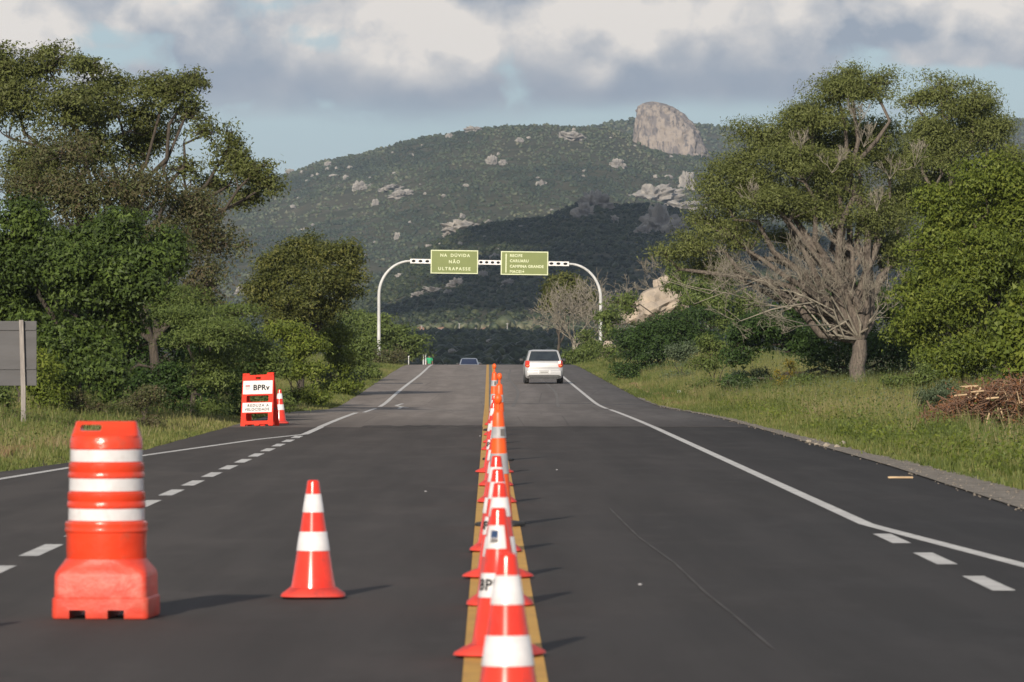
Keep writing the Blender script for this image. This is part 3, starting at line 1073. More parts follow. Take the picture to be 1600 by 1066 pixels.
# line of bigger trees behind the settlement: countable crowns far away read as one belt
n = 520
pv = r.uniform(420, 1250, n)
Dv = r.uniform(1800, 1870, n)
X = (pv - 764) * Dv / F
hump = 1.0 + .9 * np.exp(-((pv - 795) / 26) ** 2) + .5 * np.exp(-((pv - 715) / 30) ** 2) + .4 * np.exp(-((pv - 830) / 20) ** 2)
sz = r.uniform(.9, 1.5, n) * hump
pos = np.stack([X, Dv, gz(X, Dv) + sz * 1.0 + .6], 1)
blobs('tree_belt', pos, sz, L['hill'], r, 'sunlit belt of trees along the foot of the dark hill', tint=np.clip(r.normal(.62, .2, n), 0, 1))


r = np.random.default_rng(44)
n = 1100
yp = 22 * (150 / 22) ** r.uniform(0, 1, n)
xp = xr(yp) + np.abs(r.normal(0, .5, n)) * np.interp(yp, [20, 60, 150], [2.2, 1.0, .5]) - .12
sz = r.uniform(.005, .017, n) * r.choice([1, 1, 1, 1.6], n)
pb = blobs('pebbles', np.stack([xp, yp, np.maximum(gz(xp, yp), zr(yp)) + .012], 1), sz, M['gravel'], r, 'small pebbles and grit spilling over the right asphalt edge', squash=.7, jag=.3)


def rock_mesh(name, m, size, seed, sub=3, rough=.28, flatb=True, freq=1.3):
    bm = bmesh.new()
    bmesh.ops.create_icosphere(bm, subdivisions=sub, radius=1.0)
    for v in bm.verts:
        p = v.co.normalized()
        d = 1 + rough * mnoise.noise(p * freq + Vector((seed * 3.1, seed, 0))) + rough * .45 * mnoise.noise(p * freq * 2.7 + Vector((0, seed, 7)))
        d += rough * .18 * mnoise.noise(p * freq * 7 + Vector((4, seed, 1)))
        d -= rough * .9 * max(0, .22 - abs(mnoise.noise(p * freq * 1.1 + Vector((seed, 3, seed)))))
        v.co = p * d
        v.co.x *= size[0]
        v.co.y *= size[1]
        v.co.z *= size[2]
    me = bpy.data.meshes.new(name)
    bm.to_mesh(me)
    bm.free()
    me.polygons.foreach_set('use_smooth', [True] * len(me.polygons))
    me.set_sharp_from_angle(angle=R(28))
    me.materials.append(m)
    return bpy.data.objects.new(name, me)


# the granite dome on the far ridge
def dome():
    D = 4440.0
    S = D / F
    zb = float(P(0, 262, D).z)
    # outline in the photograph: row -> left, right
    rows = [(262, 988, 1122), (240, 988, 1108), (222, 988, 1101), (205, 989, 1094), (195, 990, 1086), (186, 991, 1079), (178, 992, 1071), (171, 993, 1062), (166, 996, 1053), (162, 1001, 1042), (159, 1010, 1030), (158, 1017, 1023)]
    bm = bmesh.new()
    rings = []
    K = 150
    py = np.linspace(262, 158, 84)
    for y in py:
        a = np.interp(-y, [-q[0] for q in rows], [q[1] for q in rows])
        b = np.interp(-y, [-q[0] for q in rows], [q[2] for q in rows])
        cx, hw = (a + b) / 2, (b - a) / 2
        z = P(0, y, D).z
        ring = []
        for k in range(K):
            th = 2 * math.pi * k / K
            c, s = math.cos(th), math.sin(th)
            ex = math.copysign(abs(c) ** .85, c)
            ey = math.copysign(abs(s) ** .85, s)
            x = (cx - 764 + hw * ex) * S
            yy = D + hw * S * .75 * ey + (z - zb) * .15
            p = Vector((x, yy, z))
            q = Vector((x * .16, yy * .16, z * .035))
            groove = mnoise.noise(q) * 2.3 + abs(mnoise.noise(q * 2.3)) * -2.2 + mnoise.noise(Vector((x, yy, z * .6)) * .55) * .8 - 1.6 * max(0, .25 - abs(mnoise.noise(Vector((x * .12, yy * .12, z * .05 + 4))))) * 4 - .9 * max(0, .2 - abs(mnoise.noise(Vector((x * .35, yy * .35, z * .12 + 9))))) * 4
            nrm = Vector((c, s * .75, 0)).normalized()
            f = min(1, hw / 30)
            p += nrm * groove * f
            ring.append(bm.verts.new(p))
        rings.append(ring)
    for a, b in zip(rings, rings[1:]):
        for k in range(K):
            bm.faces.new((a[k], a[(k + 1) % K], b[(k + 1) % K], b[k]))
    bm.faces.new(rings[-1])
    me = bpy.data.meshes.new('rock_dome')
    bmesh.ops.recalc_face_normals(bm, faces=bm.faces)
    bm.to_mesh(me)
    bm.free()
    me.polygons.foreach_set('use_smooth', [True] * len(me.polygons))
    me.materials.append(M['dome_rock'])
    o = link(bpy.data.objects.new('rock_dome', me))
    tag(o, 'huge bare granite dome standing on the far ridge against the sky', 'rock')


dome()

# boulders on the hillsides: px, py(centre), half width, half height, hill, label
def t_for(at, px, py, D0, D1):
    ts = np.linspace(0, 1, 300)
    p = at(np.full(300, float(px)), ts)
    yy = 550 - (p[:, 2] - CAMH) * F / p[:, 1]
    i = int(np.argmin(np.abs(yy - py)))
    return p[i]


big_rocks = [
    ('main', 1022, 308, 34, 14, 'long pale granite outcrop just left of the big right tree, below the dome'),
    ('main', 1073, 288, 11, 15, 'upright pale rock leaning at the edge of the right tree crown'),
    ('main', 1068, 326, 26, 9, 'pale rock slab above the shaded cliff at the edge of the right tree'),
    ('main', 964, 258, 10, 8, 'pale block below the left foot of the dome'),
    ('main', 894, 215, 18, 7, 'flat pale slab near the ridge left of the dome'),
    ('main', 740, 204, 12, 5, 'pale rocks on the skyline in the middle of the far ridge'),
    ('main', 702, 213, 6, 4, 'small pale rock on the skyline left of the ridge top'),
    ('main', 454, 268, 7, 4, 'pale rock on the skyline beside the left tree crown'),
    ('main', 562, 293, 9, 8, 'pale boulder on the left flank of the far hill'),
    ('main', 512, 258, 5, 5, 'small pale boulder high on the left shoulder of the far hill'),
    ('main', 541, 279, 5, 4, 'small round rock left on the far hill'),
    ('main', 610, 296, 16, 5, 'narrow sloping slab on the left flank of the far hill'),
    ('main', 628, 304, 14, 6, 'broken slab below the narrow sloping one on the far hill'),
    ('main', 768, 252, 8, 8, 'pale boulder in the middle of the far hill'),
    ('main', 812, 220, 6, 4, 'small rock close below the ridge above the gantry'),
    ('main', 785, 256, 6, 5, 'grey rock right of the pale boulder in the middle of the hill'),
    ('main', 845, 288, 8, 5, 'grey outcrop in the middle right of the far hill'),
    ('main', 586, 318, 5, 6, 'small upright rock on the left flank'),
    ('main', 620, 370, 4, 7, 'white rock low on the left flank above the gantry arm'),
    ('main', 998, 352, 7, 5, 'rock low on the far hill by the shaded ridge'),
    ('main', 378, 455, 9, 7, 'pale rock glimpsed between the left trees'),
    ('mid', 722, 356, 24, 9, 'sunlit rounded boulder on the nearer skyline above the left sign'),
    ('mid', 703, 358, 9, 9, 'sunlit round boulder at the left end of the skyline rocks above the left sign'),
    ('mid', 763, 348, 7, 4, 'small sunlit rock on the skyline above the gap between the signs'),
    ('mid', 930, 318, 20, 14, 'shaded rocky knob on the nearer hill top'),
    ('mid', 912, 332, 13, 12, 'dark boulder left below the rocky knob'),
    ('mid', 1030, 350, 22, 22, 'shaded cliff face right on the nearer hill'),
    ('mid', 1058, 360, 16, 14, 'shaded cliff block beside the cliff face on the nearer hill'),
    ('mid', 1102, 345, 18, 13, 'shaded rock wall at the edge of the right tree'),
    ('mid', 1003, 362, 10, 8, 'dark boulder left of the shaded cliff'),
    ('mid', 960, 345, 6, 6, 'dark round rock on the shaded slope'),
    ('mid', 712, 444, 12, 7, 'pale boulder directly below the left sign'),
    ('mid', 680, 455, 15, 5, 'long flat boulder left below the left sign'),
    ('mid', 654, 461, 10, 5, 'pale boulder at the left end of the row below the left sign'),
    ('mid', 700, 457, 7, 4, 'small rock in the row below the left sign'),
    ('mid', 793, 444, 9, 6, 'grey boulder below the gap between the signs'),
    ('mid', 629, 432, 10, 4, 'flat pale rock beside the left gantry arm'),
    ('mid', 755, 430, 7, 6, 'shaded rock under the right corner of the left sign'),
    ('mid', 773, 402, 8, 5, 'grey rock behind the beam between the two signs'),
    ('mid', 673, 386, 8, 3, 'small pale rock above the left sign corner'),
]
for i, (hn, px, py, hw, hh, lab) in enumerate(big_rocks):
    p = t_for(main_at if hn == 'main' else mid_at, px, py + hh * .5, 0, 0)
    S = p[1] / F
    o = rock_mesh('boulder', M['rock'], (hw * S * 1.1, hw * S * .9, hh * S * 1.3), i * 1.7, 4 if hw > 8 else 3, .75 if hw > 12 else .55, freq=2.3)
    o.location = (p[0], p[1], p[2] + hh * S * .35)
    o.rotation_euler = (random.uniform(-.1, .1), random.uniform(-.25, .25), random.uniform(-.3, .3))
    link(o)
    tag(o, lab, 'boulder')
r = np.random.default_rng(12)
rm = [rock_mesh('boulder', M['rock'], (1, .9, .8), 50 + i, 2, .6, freq=1.8) for i in range(4)]
cnt = 0
while cnt < 95:
    px = r.uniform(440, 1130)
    t = r.uniform(.25, .97)
    hn = main_at if r.uniform() < .75 else mid_at
    p = hn(np.array([px]), np.array([t]))[0]
    o = rm[cnt % 4] if cnt < 4 else rm[cnt % 4].copy()
    s = r.uniform(.9, 2.6) * (1.0 if hn is main_at else .55)
    o.scale = (s * r.uniform(.8, 1.6), s, s * r.uniform(.7, 1.2))
    o.location = (p[0], p[1], p[2] + s * .45)
    o.rotation_euler = (0, 0, r.uniform(0, 6))
    link(o)
    tag(o, 'small pale boulder poking out of the scrub on the hills', 'boulder', 'small boulders scattered over the hillsides')
    cnt += 1
for px, py, hw, lab in ((706, 549, 7, 'larger of two pale rocks on the dark valley floor'), (716, 550, 4, 'smaller of two pale rocks on the dark valley floor'),
                        (766, 534, 7, 'faint grey rock on the valley floor below the right houses')):
    D = 1050.0 if py > 540 else 1300.0
    p = P(px, py, D)
    p.z = max(p.z, float(gz(p.x, D)))
    o = rock_mesh('boulder', M['rock'], (hw * D / F, hw * D / F, hw * .6 * D / F), px, 2, .3)
    o.location = p
    link(o)
    tag(o, lab, 'boulder')

# ------------------------------------------------------------------ unseen clouds, added and shaped to throw the shade on valley and nearer hill (high up, behind and above the road)
def cloud(label, parts, seed):
    bm = bmesh.new()
    for (x, y, z, rx, ry, rz_) in parts:
        rr = bmesh.ops.create_icosphere(bm, subdivisions=4, radius=1.0)
        for v in rr['verts']:
            p = v.co.copy()
            d = 1 + .22 * mnoise.noise(p * 1.6 + Vector((x * .01, y * .01, seed))) + .14 * mnoise.noise(p * 4 + Vector((seed, x * .02, 3)))
            if p.z < 0:
                p.z *= .35
            v.co = Vector((x + p.x * rx * d, y + p.y * ry * d, z + p.z * rz_ * d))
    me = bpy.data.meshes.new('cloud')
    bm.to_mesh(me)
    bm.free()
    me.polygons.foreach_set('use_smooth', [True] * len(me.polygons))
    me.materials.append(M['cloudy'])
    o = link(bpy.data.objects.new('cloud', me))
    return tag(o, kind='structure')


CH = 900.0


def above(x, y, z=30.0):
    h = CH - z
    return x - .60 * h, y - 2.35 * h


parts = []
# shade wanted over the valley floor, 620..1780 m down the road
for (x, y, rx, ry) in ((-120, 800, 190, 260), (110, 820, 190, 260), (-130, 1200, 200, 300), (90, 1200, 210, 300), (0, 1480, 230, 215), (-210, 1480, 120, 200), (210, 1470, 130, 210)):
    a, b = above(x, y, 3)
    parts.append((a, b, CH + random.uniform(-10, 10), rx, ry, 45))
cloud('', parts, 3.3)
parts = []
# shade wanted over the right part of the nearer hill
for (x, y, rx, ry, zz) in ((75, 2560, 88, 215, 60), (30, 2590, 46, 150, 66), (150, 2450, 110, 280, 50), (45, 2250, 72, 160, 35), (60, 2060, 100, 110, 20), (-40, 2040, 60, 60, 14)):
    a, b = above(x, y, zz)
    parts.append((a, b, CH + random.uniform(-8, 8), rx, ry, 30))
cloud('', parts, 8.1)

# ------------------------------------------------------------------ far houses and poles
def far_house(px, py, D, w, h, label, roofc=True, wall='house_white'):
    p = P(px, py, D)
    root = thing('house', label, 'house', (p.x, D, p.z), R(random.uniform(-15, 15)))
    MB().box((0, 0, h / 2), (w, w * .8, h)).build('wall', M[wall], root)
    b = MB()
    b.prism([(-w * .56, h + .003), (w * .56, h + .003), (0, h + w * .24)], -w * .45, w * .45)
    b.build('roof', M['roof_tile'], root)
    b = MB().box((-w * .22, -w * .4 - .02, h * .42), (w * .2, .06, h * .8))
    b.build('door', M['plastic_dark'], root)
    b = MB().box((w * .2, -w * .4 - .02, h * .55), (w * .2, .06, h * .35))
    b.build('window', M['plastic_dark'], root)


far_house(686, 520, 1780, 2.4, 1.3, 'small bright white house at the foot of the hill, left')
far_house(692, 519, 1790, 2.6, 1.2, 'small house with reddish roof right beside the bright white house')
far_house(757, 520, 1785, 3.6, 1.0, 'low whitish house below the tree belt between the two signs')
far_house(657, 520, 1785, 2.6, 1.7, 'reddish house at the left end of the settlement', wall='roof_tile')
for px, hpx, lab in ((659, 11, 'pale pole beside the reddish house at the foot of the hill'), (717.5, 14, 'tallest pale pole left of the settlement middle'), (743, 8, 'short pale pole left of the low whitish house'),
                     (792.5, 14, 'pale pole right of the low whitish house, below the right sign'), (846, 11, 'pale pole at the right end of the tree belt')):
    D = 1775.0
    p = P(px, 521, D)
    root = thing('power_pole', lab, 'pole', p, 0, 'power poles along the foot of the hill')
    hgt = hpx * D / F * 1.15
    MB().tube([(0, 0, 0), (0, 0, hgt)], [.16, .11], 8).build('shaft', M['concrete'], root)
    MB().box((0, -.12, hgt - .25), (1.1, .08, .08)).build('crossarm', M['concrete'], root)

# ------------------------------------------------------------------ the gantry over the road
def gantry():
    D = 315.6
    s = F / D                      # 25 photograph pixels to the metre
    xL, xR = (592 - 764) / s, (938.5 - 764) / s
    zL, zR = CAMH + (550 - 408) / s, CAMH + (550 - 412.5) / s
    root = thing('sign_gantry', 'white tubular arch gantry spanning the road and carrying two green signs', 'gantry', (0, D, 0))
    gl, grr = float(gz(xL, D)), float(gz(xR, D))
    b = MB()
    bx0, bx1 = (641 - 764) / s, (889 - 764) / s
    for x, zt, gg, xe, sg in ((xL, zL, gl, bx0, 1), (xR, zR, grr, bx1, -1)):
        rad_x = abs(xe - x)
        rad_z = 2.15
        pts = [(x, 0, gg - .3), (x, 0, gg + 1), (x, 0, zt - rad_z - .6), (x, 0, zt - rad_z)]
        for k in range(1, 13):
            a = math.pi / 2 * k / 12
            pts.append((x + sg * rad_x * (1 - math.cos(a)), 0, zt - rad_z + rad_z * math.sin(a)))
        rr = [.11, .11] + [.098] * 2 + [.094 - .0022 * k for k in range(12)]
        b2 = MB()
        b2.tube(pts, rr, 12)
        b2.build('pole', M['galv'], root, smooth=50)
        MB().box((x, 0, gg + .06), (.55, .55, .12), bevel=.02).build('base_plate', M['concrete'], root)
    zm = lambda x: zL + (zR - zL) * (x - bx0) / (bx1 - bx0)
    # perforated box beam: frame cells round eight-sided holes with a dark back
    def cells(x0, x1, n):
        w = (x1 - x0) / n
        bf, bb = MB(), MB()
        hh = .14
        for i in range(n):
            cx = x0 + w * (i + .5)
            zc = zm(cx)
            outer = [(-w / 2, -hh), (0, -hh), (w / 2, -hh), (w / 2, 0), (w / 2, hh), (0, hh), (-w / 2, hh), (-w / 2, 0)]
            rx, rz_ = w * .31, .085
            inner = [(rx * math.cos(a), rz_ * math.sin(a)) for a in [math.radians(t) for t in (-135, -90, -45, 0, 45, 90, 135, 180)]]
            for yy, flip in ((-.10, False), (.10, True)):
                for k in range(8):
                    q = [outer[k], outer[(k + 1) % 8], inner[(k + 1) % 8], inner[k]]
                    bf.poly([(cx + a, yy, zc + c) for a, c in q])
            for k in range(8):
                a, c = inner[k], inner[(k + 1) % 8]
                bf.poly([(cx + a[0], -.10, zc + a[1]), (cx + c[0], -.10, zc + c[1]), (cx + c[0], -.04, zc + c[1]), (cx + a[0], -.04, zc + a[1])])
            bb.box((cx, 0, zc), (w, .06, hh * 1.6))
        bf.poly([(x0, -.1, zm(x0) + hh), (x1, -.1, zm(x1) + hh), (x1, .1, zm(x1) + hh), (x0, .1, zm(x0) + hh)])
        bf.poly([(x0, -.1, zm(x0) - hh), (x1, -.1, zm(x1) - hh), (x1, .1, zm(x1) - hh), (x0, .1, zm(x0) - hh)])
        for xx in (x0, x1):
            bf.poly([(xx, -.1, zm(xx) - hh), (xx, -.1, zm(xx) + hh), (xx, .1, zm(xx) + hh), (xx, .1, zm(xx) - hh)])
        bf.build('beam', M['beam_white'], root)
        bb.build('beam_core', M['black'], root)
    for a, b_, n in ((641, 673, 3), (673, 747, 7), (747, 783, 4), (783, 856, 7), (856, 889, 3)):
        cells((a - 764) / s, (b_ - 764) / s, n)

    def sign(px0, px1, py0, py1, lines, label, arrow):
        cx = ((px0 + px1) / 2 - 764) / s
        cz = CAMH + (550 - (py0 + py1) / 2) / s
        w, h = (px1 - px0) / s, (py1 - py0) / s
        rt = thing('direction_sign', label, 'sign', (cx, D - .17, cz))
        rt.rotation_euler = (0, R(.75), 0)
        MB().box((0, 0, 0), (w, .05, h), bevel=.012).build('panel', M['sign_white'], rt)
        MB().box((0, -.028, 0), (w - .13, .006, h - .13)).build('face', M['sign_green'], rt)
        for (t, x, z, sz, al, sp, bd) in lines:
            text(t, sz, M['sign_white'], rt, (x, -.034, z), name='lettering', align=al, bold=bd, spacing=sp)
        if arrow:
            b = MB()
            b.prism([(-1.19, -.60), (-1.12, -.60), (-1.12, .50), (-1.07, .42), (-1.155, .62), (-1.24, .42), (-1.19, .50)], -.037, -.0315)
            b.build('arrow', M['sign_white'], rt)
        for xx in (-w * .3, w * .3):
            MB().box((xx, .05, 0), (.08, .05, h * .9)).build('bracket', M['galv'], rt)
    sign(673, 747, 391, 428, [('NA', -.68, .40, .27, 'CENTER', 1.25, .008), ('DÚVIDA', .36, .40, .27, 'CENTER', 1.3, .008), ('NÃO', 0.0, 0.0, .27, 'CENTER', 1.35, .008), ('ULTRAPASSE', 0, -.44, .27, 'CENTER', 1.4, .008)],
         'green sign on the left of the gantry reading NA DÚVIDA NÃO ULTRAPASSE', False)
    sign(782.5, 856.5, 393, 430, [('RECIFE', -.92, .46, .235, 'LEFT', 1.12, .008), ('CARUARU', -.92, .13, .235, 'LEFT', 1.12, .008), ('CAMPINA GRANDE', -.92, -.21, .235, 'LEFT', 1.05, .008), ('MACEIÓ', -.92, -.54, .235, 'LEFT', 1.12, .008)],
         'green sign on the right of the gantry listing RECIFE, CARUARU, CAMPINA GRANDE, MACEIÓ', True)


gantry()

# ------------------------------------------------------------------ cones
def rounded_sq(h, r_, z, n=6):
    pts = []
    for (sx, sy, a0) in ((1, 1, 0), (-1, 1, 90), (-1, -1, 180), (1, -1, 270)):
        for k in range(n):
            a = R(a0 + 90 * k / (n - 1))
            pts.append((sx * (h - r_) + r_ * math.cos(a), sy * (h - r_) + r_ * math.sin(a), z))
    return pts


def cone_r(z):
    return .142 + (.036 - .142) * (z - .06) / (.745 - .06)


def band(z0, z1, off, seg=40):
    return MB().lathe([(cone_r(z0) + .0002, z0), (cone_r(z0) + off, z0 + .001), (cone_r(z1) + off, z1 - .001), (cone_r(z1) + .0002, z1)], seg=seg, close_top=False, close_bot=False)


def wrap_patch(z0, z1, ang0, ang1, off, m, root, name):
    b = MB()
    n = 10
    lo, hi = [], []
    for k in range(n + 1):
        a = ang0 + (ang1 - ang0) * k / n
        lo.append(b.bm.verts.new(((cone_r(z0) + off) * math.cos(a), (cone_r(z0) + off) * math.sin(a), z0)))
        hi.append(b.bm.verts.new(((cone_r(z1) + off) * math.cos(a), (cone_r(z1) + off) * math.sin(a), z1)))
    for k in range(n):
        b.bm.faces.new((lo[k], lo[k + 1], hi[k + 1], hi[k]))
    return b.build(name, m, root, smooth=60)


def cone(label, loc, lower='plain', upper='plain', rot=0.0, tilt=(0, 0), group='traffic cones along the yellow centre line'):
    root = thing('traffic_cone', label, 'traffic cone', loc, 0, group)
    root.rotation_euler = (tilt[0], tilt[1], rot)
    root.scale = (.985 + random.uniform(-.01, .015),) * 3
    b = MB()
    b.loft([rounded_sq(.185, .09, .004), rounded_sq(.205, .10, .012), rounded_sq(.200, .10, .026), rounded_sq(.165, .11, .052), rounded_sq(.150, .14, .066)])
    b.build('base', M['cone_pink'], root, smooth=50)
    b = MB()
    prof = [(.146, .058), (cone_r(.10), .10), (cone_r(.30), .30), (cone_r(.45), .45), (cone_r(.60), .60), (.0385, .735), (.036, .745), (.030, .75), (.022, .75), (.020, .735)]
    b.lathe(prof, seg=40, close_top=True)
    b.build('body', M['cone_red'], root, smooth=50)
    a0 = -math.pi / 2
    for z0, z1, kind in ((.300, .422, lower), (.545, .662, upper)):
        if kind == 'plain':
            band(z0, z1, .0025).build('reflective_band', M['sheeting'], root, smooth=60)
        elif kind == 'text':
            wrap_patch(z0, z1, a0 - 1.15, a0 + 1.15, .003, M['sheeting'], root, 'label')
            for k, ch in enumerate('BPRv'):
                a = a0 + (-.66 + .46 * k)
                rr = cone_r((z0 + z1) / 2) + .0045
                text(ch, .080, M['black'], root, (rr * math.cos(a), rr * math.sin(a), (z0 + z1) / 2), rot=(R(90 - 8.8), 0, a + math.pi / 2), bold=.002, extrude=.001)
        elif kind == 'emblem':
            wrap_patch(z0, z1, a0 - .95, a0 + .95, .003, M['sheeting'], root, 'label')
            wrap_patch(z0 + .03, z1 - .065, a0 - .32, a0 + .32, .0045, M['grey_print'], root, 'emblem')
            wrap_patch(z1 - .062, z1 - .025, a0 - .32, a0 + .32, .0045, M['blue_print'], root, 'emblem')
    return root


def delineator(label, loc, rot=0.0):
    root = thing('delineator_post', label, 'delineator', loc, rot, 'tall orange delineator posts among the cones')
    b = MB()
    b.lathe([(.225, 0.004), (.228, .02), (.215, .035), (.12, .05), (.10, .05)], seg=8)
    b.build('base', M['rubber'], root, smooth=30)
    b = MB()
    b.lathe([(.112, .045), (.108, .10), (.094, .30), (.078, .55), (.066, .75), (.056, .90), (.048, .99), (.042, 1.01), (.016, 1.025), (.016, 1.075)], seg=28)
    b.build('post', M['orange'], root, smooth=50)
    MB().lathe([(.010, 1.07), (.028, 1.082), (.036, 1.105), (.037, 1.125), (.032, 1.148), (.018, 1.162), (.004, 1.166)], seg=20).build('knob', M['orange'], root, smooth=60)
    pr = lambda z: np.interp(z, [.10, .30, .55, .75, .90], [.108, .094, .078, .066, .056])
    for z0, z1 in ((.46, .64), (.775, .875)):
        MB().lathe([(pr(z0), z0), (pr(z0) + .003, z0 + .001), (pr(z1) + .003, z1 - .001), (pr(z1), z1)], seg=28, close_top=False, close_bot=False).build('reflective_band', M['sheeting_grey'], root, smooth=60)
    b = MB().box((0, -.0655, .825), (.040, .006, .062), bevel=.001)
    b.build('emblem', M['grey_print'], root)
    return root


ordn = ['nearest', 'second', 'third', 'fourth', 'fifth', 'sixth', 'seventh', 'eighth', 'ninth', 'tenth', 'eleventh', 'farthest']
# pixel row of the foot, pixel column, kind
rowc = [(1164, 794.5, 'plain', 'plain', 0), (1030, 781, 'text', 'emblem', -.38), (949, 781, 'plain', 'plain', 0), (906, 778, 'text', 'plain', -.75), (864, 774.5, 'plain', 'plain', 0),
        (787, 776.5, 'plain', 'plain', 0), (760.7, 775, 'plain', 'plain', 0), (740, 772.6, 'text', 'plain', -.7), (704, 772, 'plain', 'plain', 0), (693, 773, 'plain', 'plain', 0),
        (681, 772.5, 'plain', 'plain', 0), (665, 772, 'plain', 'plain', 0)]
where = ['cut by the lower edge of the photo', 'with a BPRv label on its lower band', 'with two plain bands behind the labelled one', 'with a half hidden BPRv label', 'just before the first orange delineator',
         'just beyond the first orange delineator', 'with plain bands in the middle of the row', 'with a small BPRv label far along the row', 'before the second delineator\'s neighbours', 'in the far group', 'between the two far delineators', 'at the far end of the row']
for i, (py, px, lo_, up_, rt) in enumerate(rowc):
    D = CAMH * F / (py - 550) + .18
    cone('%s red cone of the centre row, %s' % (ordn[i], where[i]), ((px - 764) * D / F, D, float(zr(D)) + .004), lo_, up_, rt, (random.uniform(-.012, .012), random.uniform(-.015, .015)))
for i, (py, px, lab) in enumerate(((824, 781.5, 'nearest tall orange delineator with black foot, among the centre cones'), (720.5, 778.5, 'middle tall orange delineator leaning right among the far centre cones'), (674, 772.5, 'farthest tall orange delineator at the far end of the cone row'))):
    D = CAMH * F / (py - 550) + .2
    o = delineator(lab, ((px - 764) * D / F, D, float(zr(D)) + .004), random.uniform(0, 1))
    o.rotation_euler = (0, (-.02, .015, 0.0)[i], random.uniform(0, .7))
    o.scale = (1, 1, (1.0, 1.06, 1.12)[i])
D = CAMH * F / (937 - 550) + .2
cone('single red cone standing alone between the barrel and the centre row', ((489.5 - 764) * D / F, D, .004), group='traffic cones set out on the left lane')
D = CAMH * F / (662.5 - 550) + .1
cone('small red cone right beside the folding board on the shoulder', ((437 - 764) * D / F, D, float(zr(D)) + .004), group='traffic cones set out on the left lane')
cone('red cone left of the barrel, outside the picture, its shadow tip showing', (-3.13, 27.0, .004), group='traffic cones set out on the left lane')


# ------------------------------------------------------------------ the barrel
def barrel():
    D = CAMH * F / (968 - 550)
    s = F / (D)
    root = thing('barrel', 'orange red plastic channelising barrel with three white bands on a blocky foot', 'barrel', ((161 - 764) / s, D + .27, .004), R(-4))
    root.scale = (1, 1, .978)
    b = MB()
    def rr(hx, hy, z, c=.05, n=5):
        pts = []
        for (sx, sy, a0) in ((1, 1, 0), (-1, 1, 90), (-1, -1, 180), (1, -1, 270)):
            for k in range(n):
                a = R(a0 + 90 * k / (n - 1))
                pts.append((sx * (hx - c) + c * math.cos(a), sy * (hy - c) + c * math.sin(a), z))
        return pts
    b.loft([rr(.276, .26, 0, .03), rr(.282, .265, .015, .035), rr(.280, .263, .115, .035), rr(.270, .255, .125, .035), rr(.268, .252, .245, .03), rr(.264, .248, .268, .04),
            rr(.254, .240, .292, .08), rr(.242, .234, .318, .14), rr(.231, .230, .345, .19)])
    o = b.build('base', M['barrel_foot'], None, smooth=35)
    c = MB()
    c.box((-.130, 0, .015), (.095, 1.2, .07))
    c.box((.092, 0, .015), (.095, 1.2, .07))
    cut(o, c)
    o.parent = root
    o.data.materials.clear()
    o.data.materials.append(M['barrel_foot'])
    b = MB()
    # soft bulge where the drum meets the box
    b.lathe([(.2295, .335), (.2315, .36), (.232, .44), (.2335, .50), (.240, .505), (.241, .52), (.236, .535), (.240, .548), (.236, .562), (.2185, .568),
             (.2175, .644), (.226, .650), (.2275, .672), (.221, .685), (.2255, .70), (.223, .735), (.213, .742), (.2125, .822), (.221, .828), (.2215, .846), (.2155, .858), (.219, .872), (.216, .908),
             (.2075, .915), (.206, .992), (.2125, .998), (.2105, 1.02), (.2085, 1.055), (.200, 1.072), (.12, 1.075)], seg=64)
    b.build('drum', M['barrel'], root, smooth=40)
    for z0, z1, r_ in ((.570, .642, .2205), (.744, .820, .2155), (.917, .990, .2095)):
        MB().lathe([(r_ - .004, z0), (r_, z0 + .002), (r_ - .0008, z1 - .002), (r_ - .005, z1)], seg=64, close_top=False, close_bot=False).build('reflective_band', M['sheeting'], root, smooth=50)
    b = MB()
    b.loft([rr(.195, .12, 1.068, .05), rr(.192, .075, 1.10, .05), rr(.183, .05, 1.125, .04), rr(.178, .038, 1.148, .03), rr(.172, .03, 1.156, .025)])
    o = b.build('handle', M['barrel'], None, smooth=45)
    c = MB()
    c.box((-.082, 0, 1.118), (.125, .6, .036), bevel=.012)
    cut(o, c)
    o.parent = root
    o.data.materials.clear()
    o.data.materials.append(M['barrel'])


barrel()


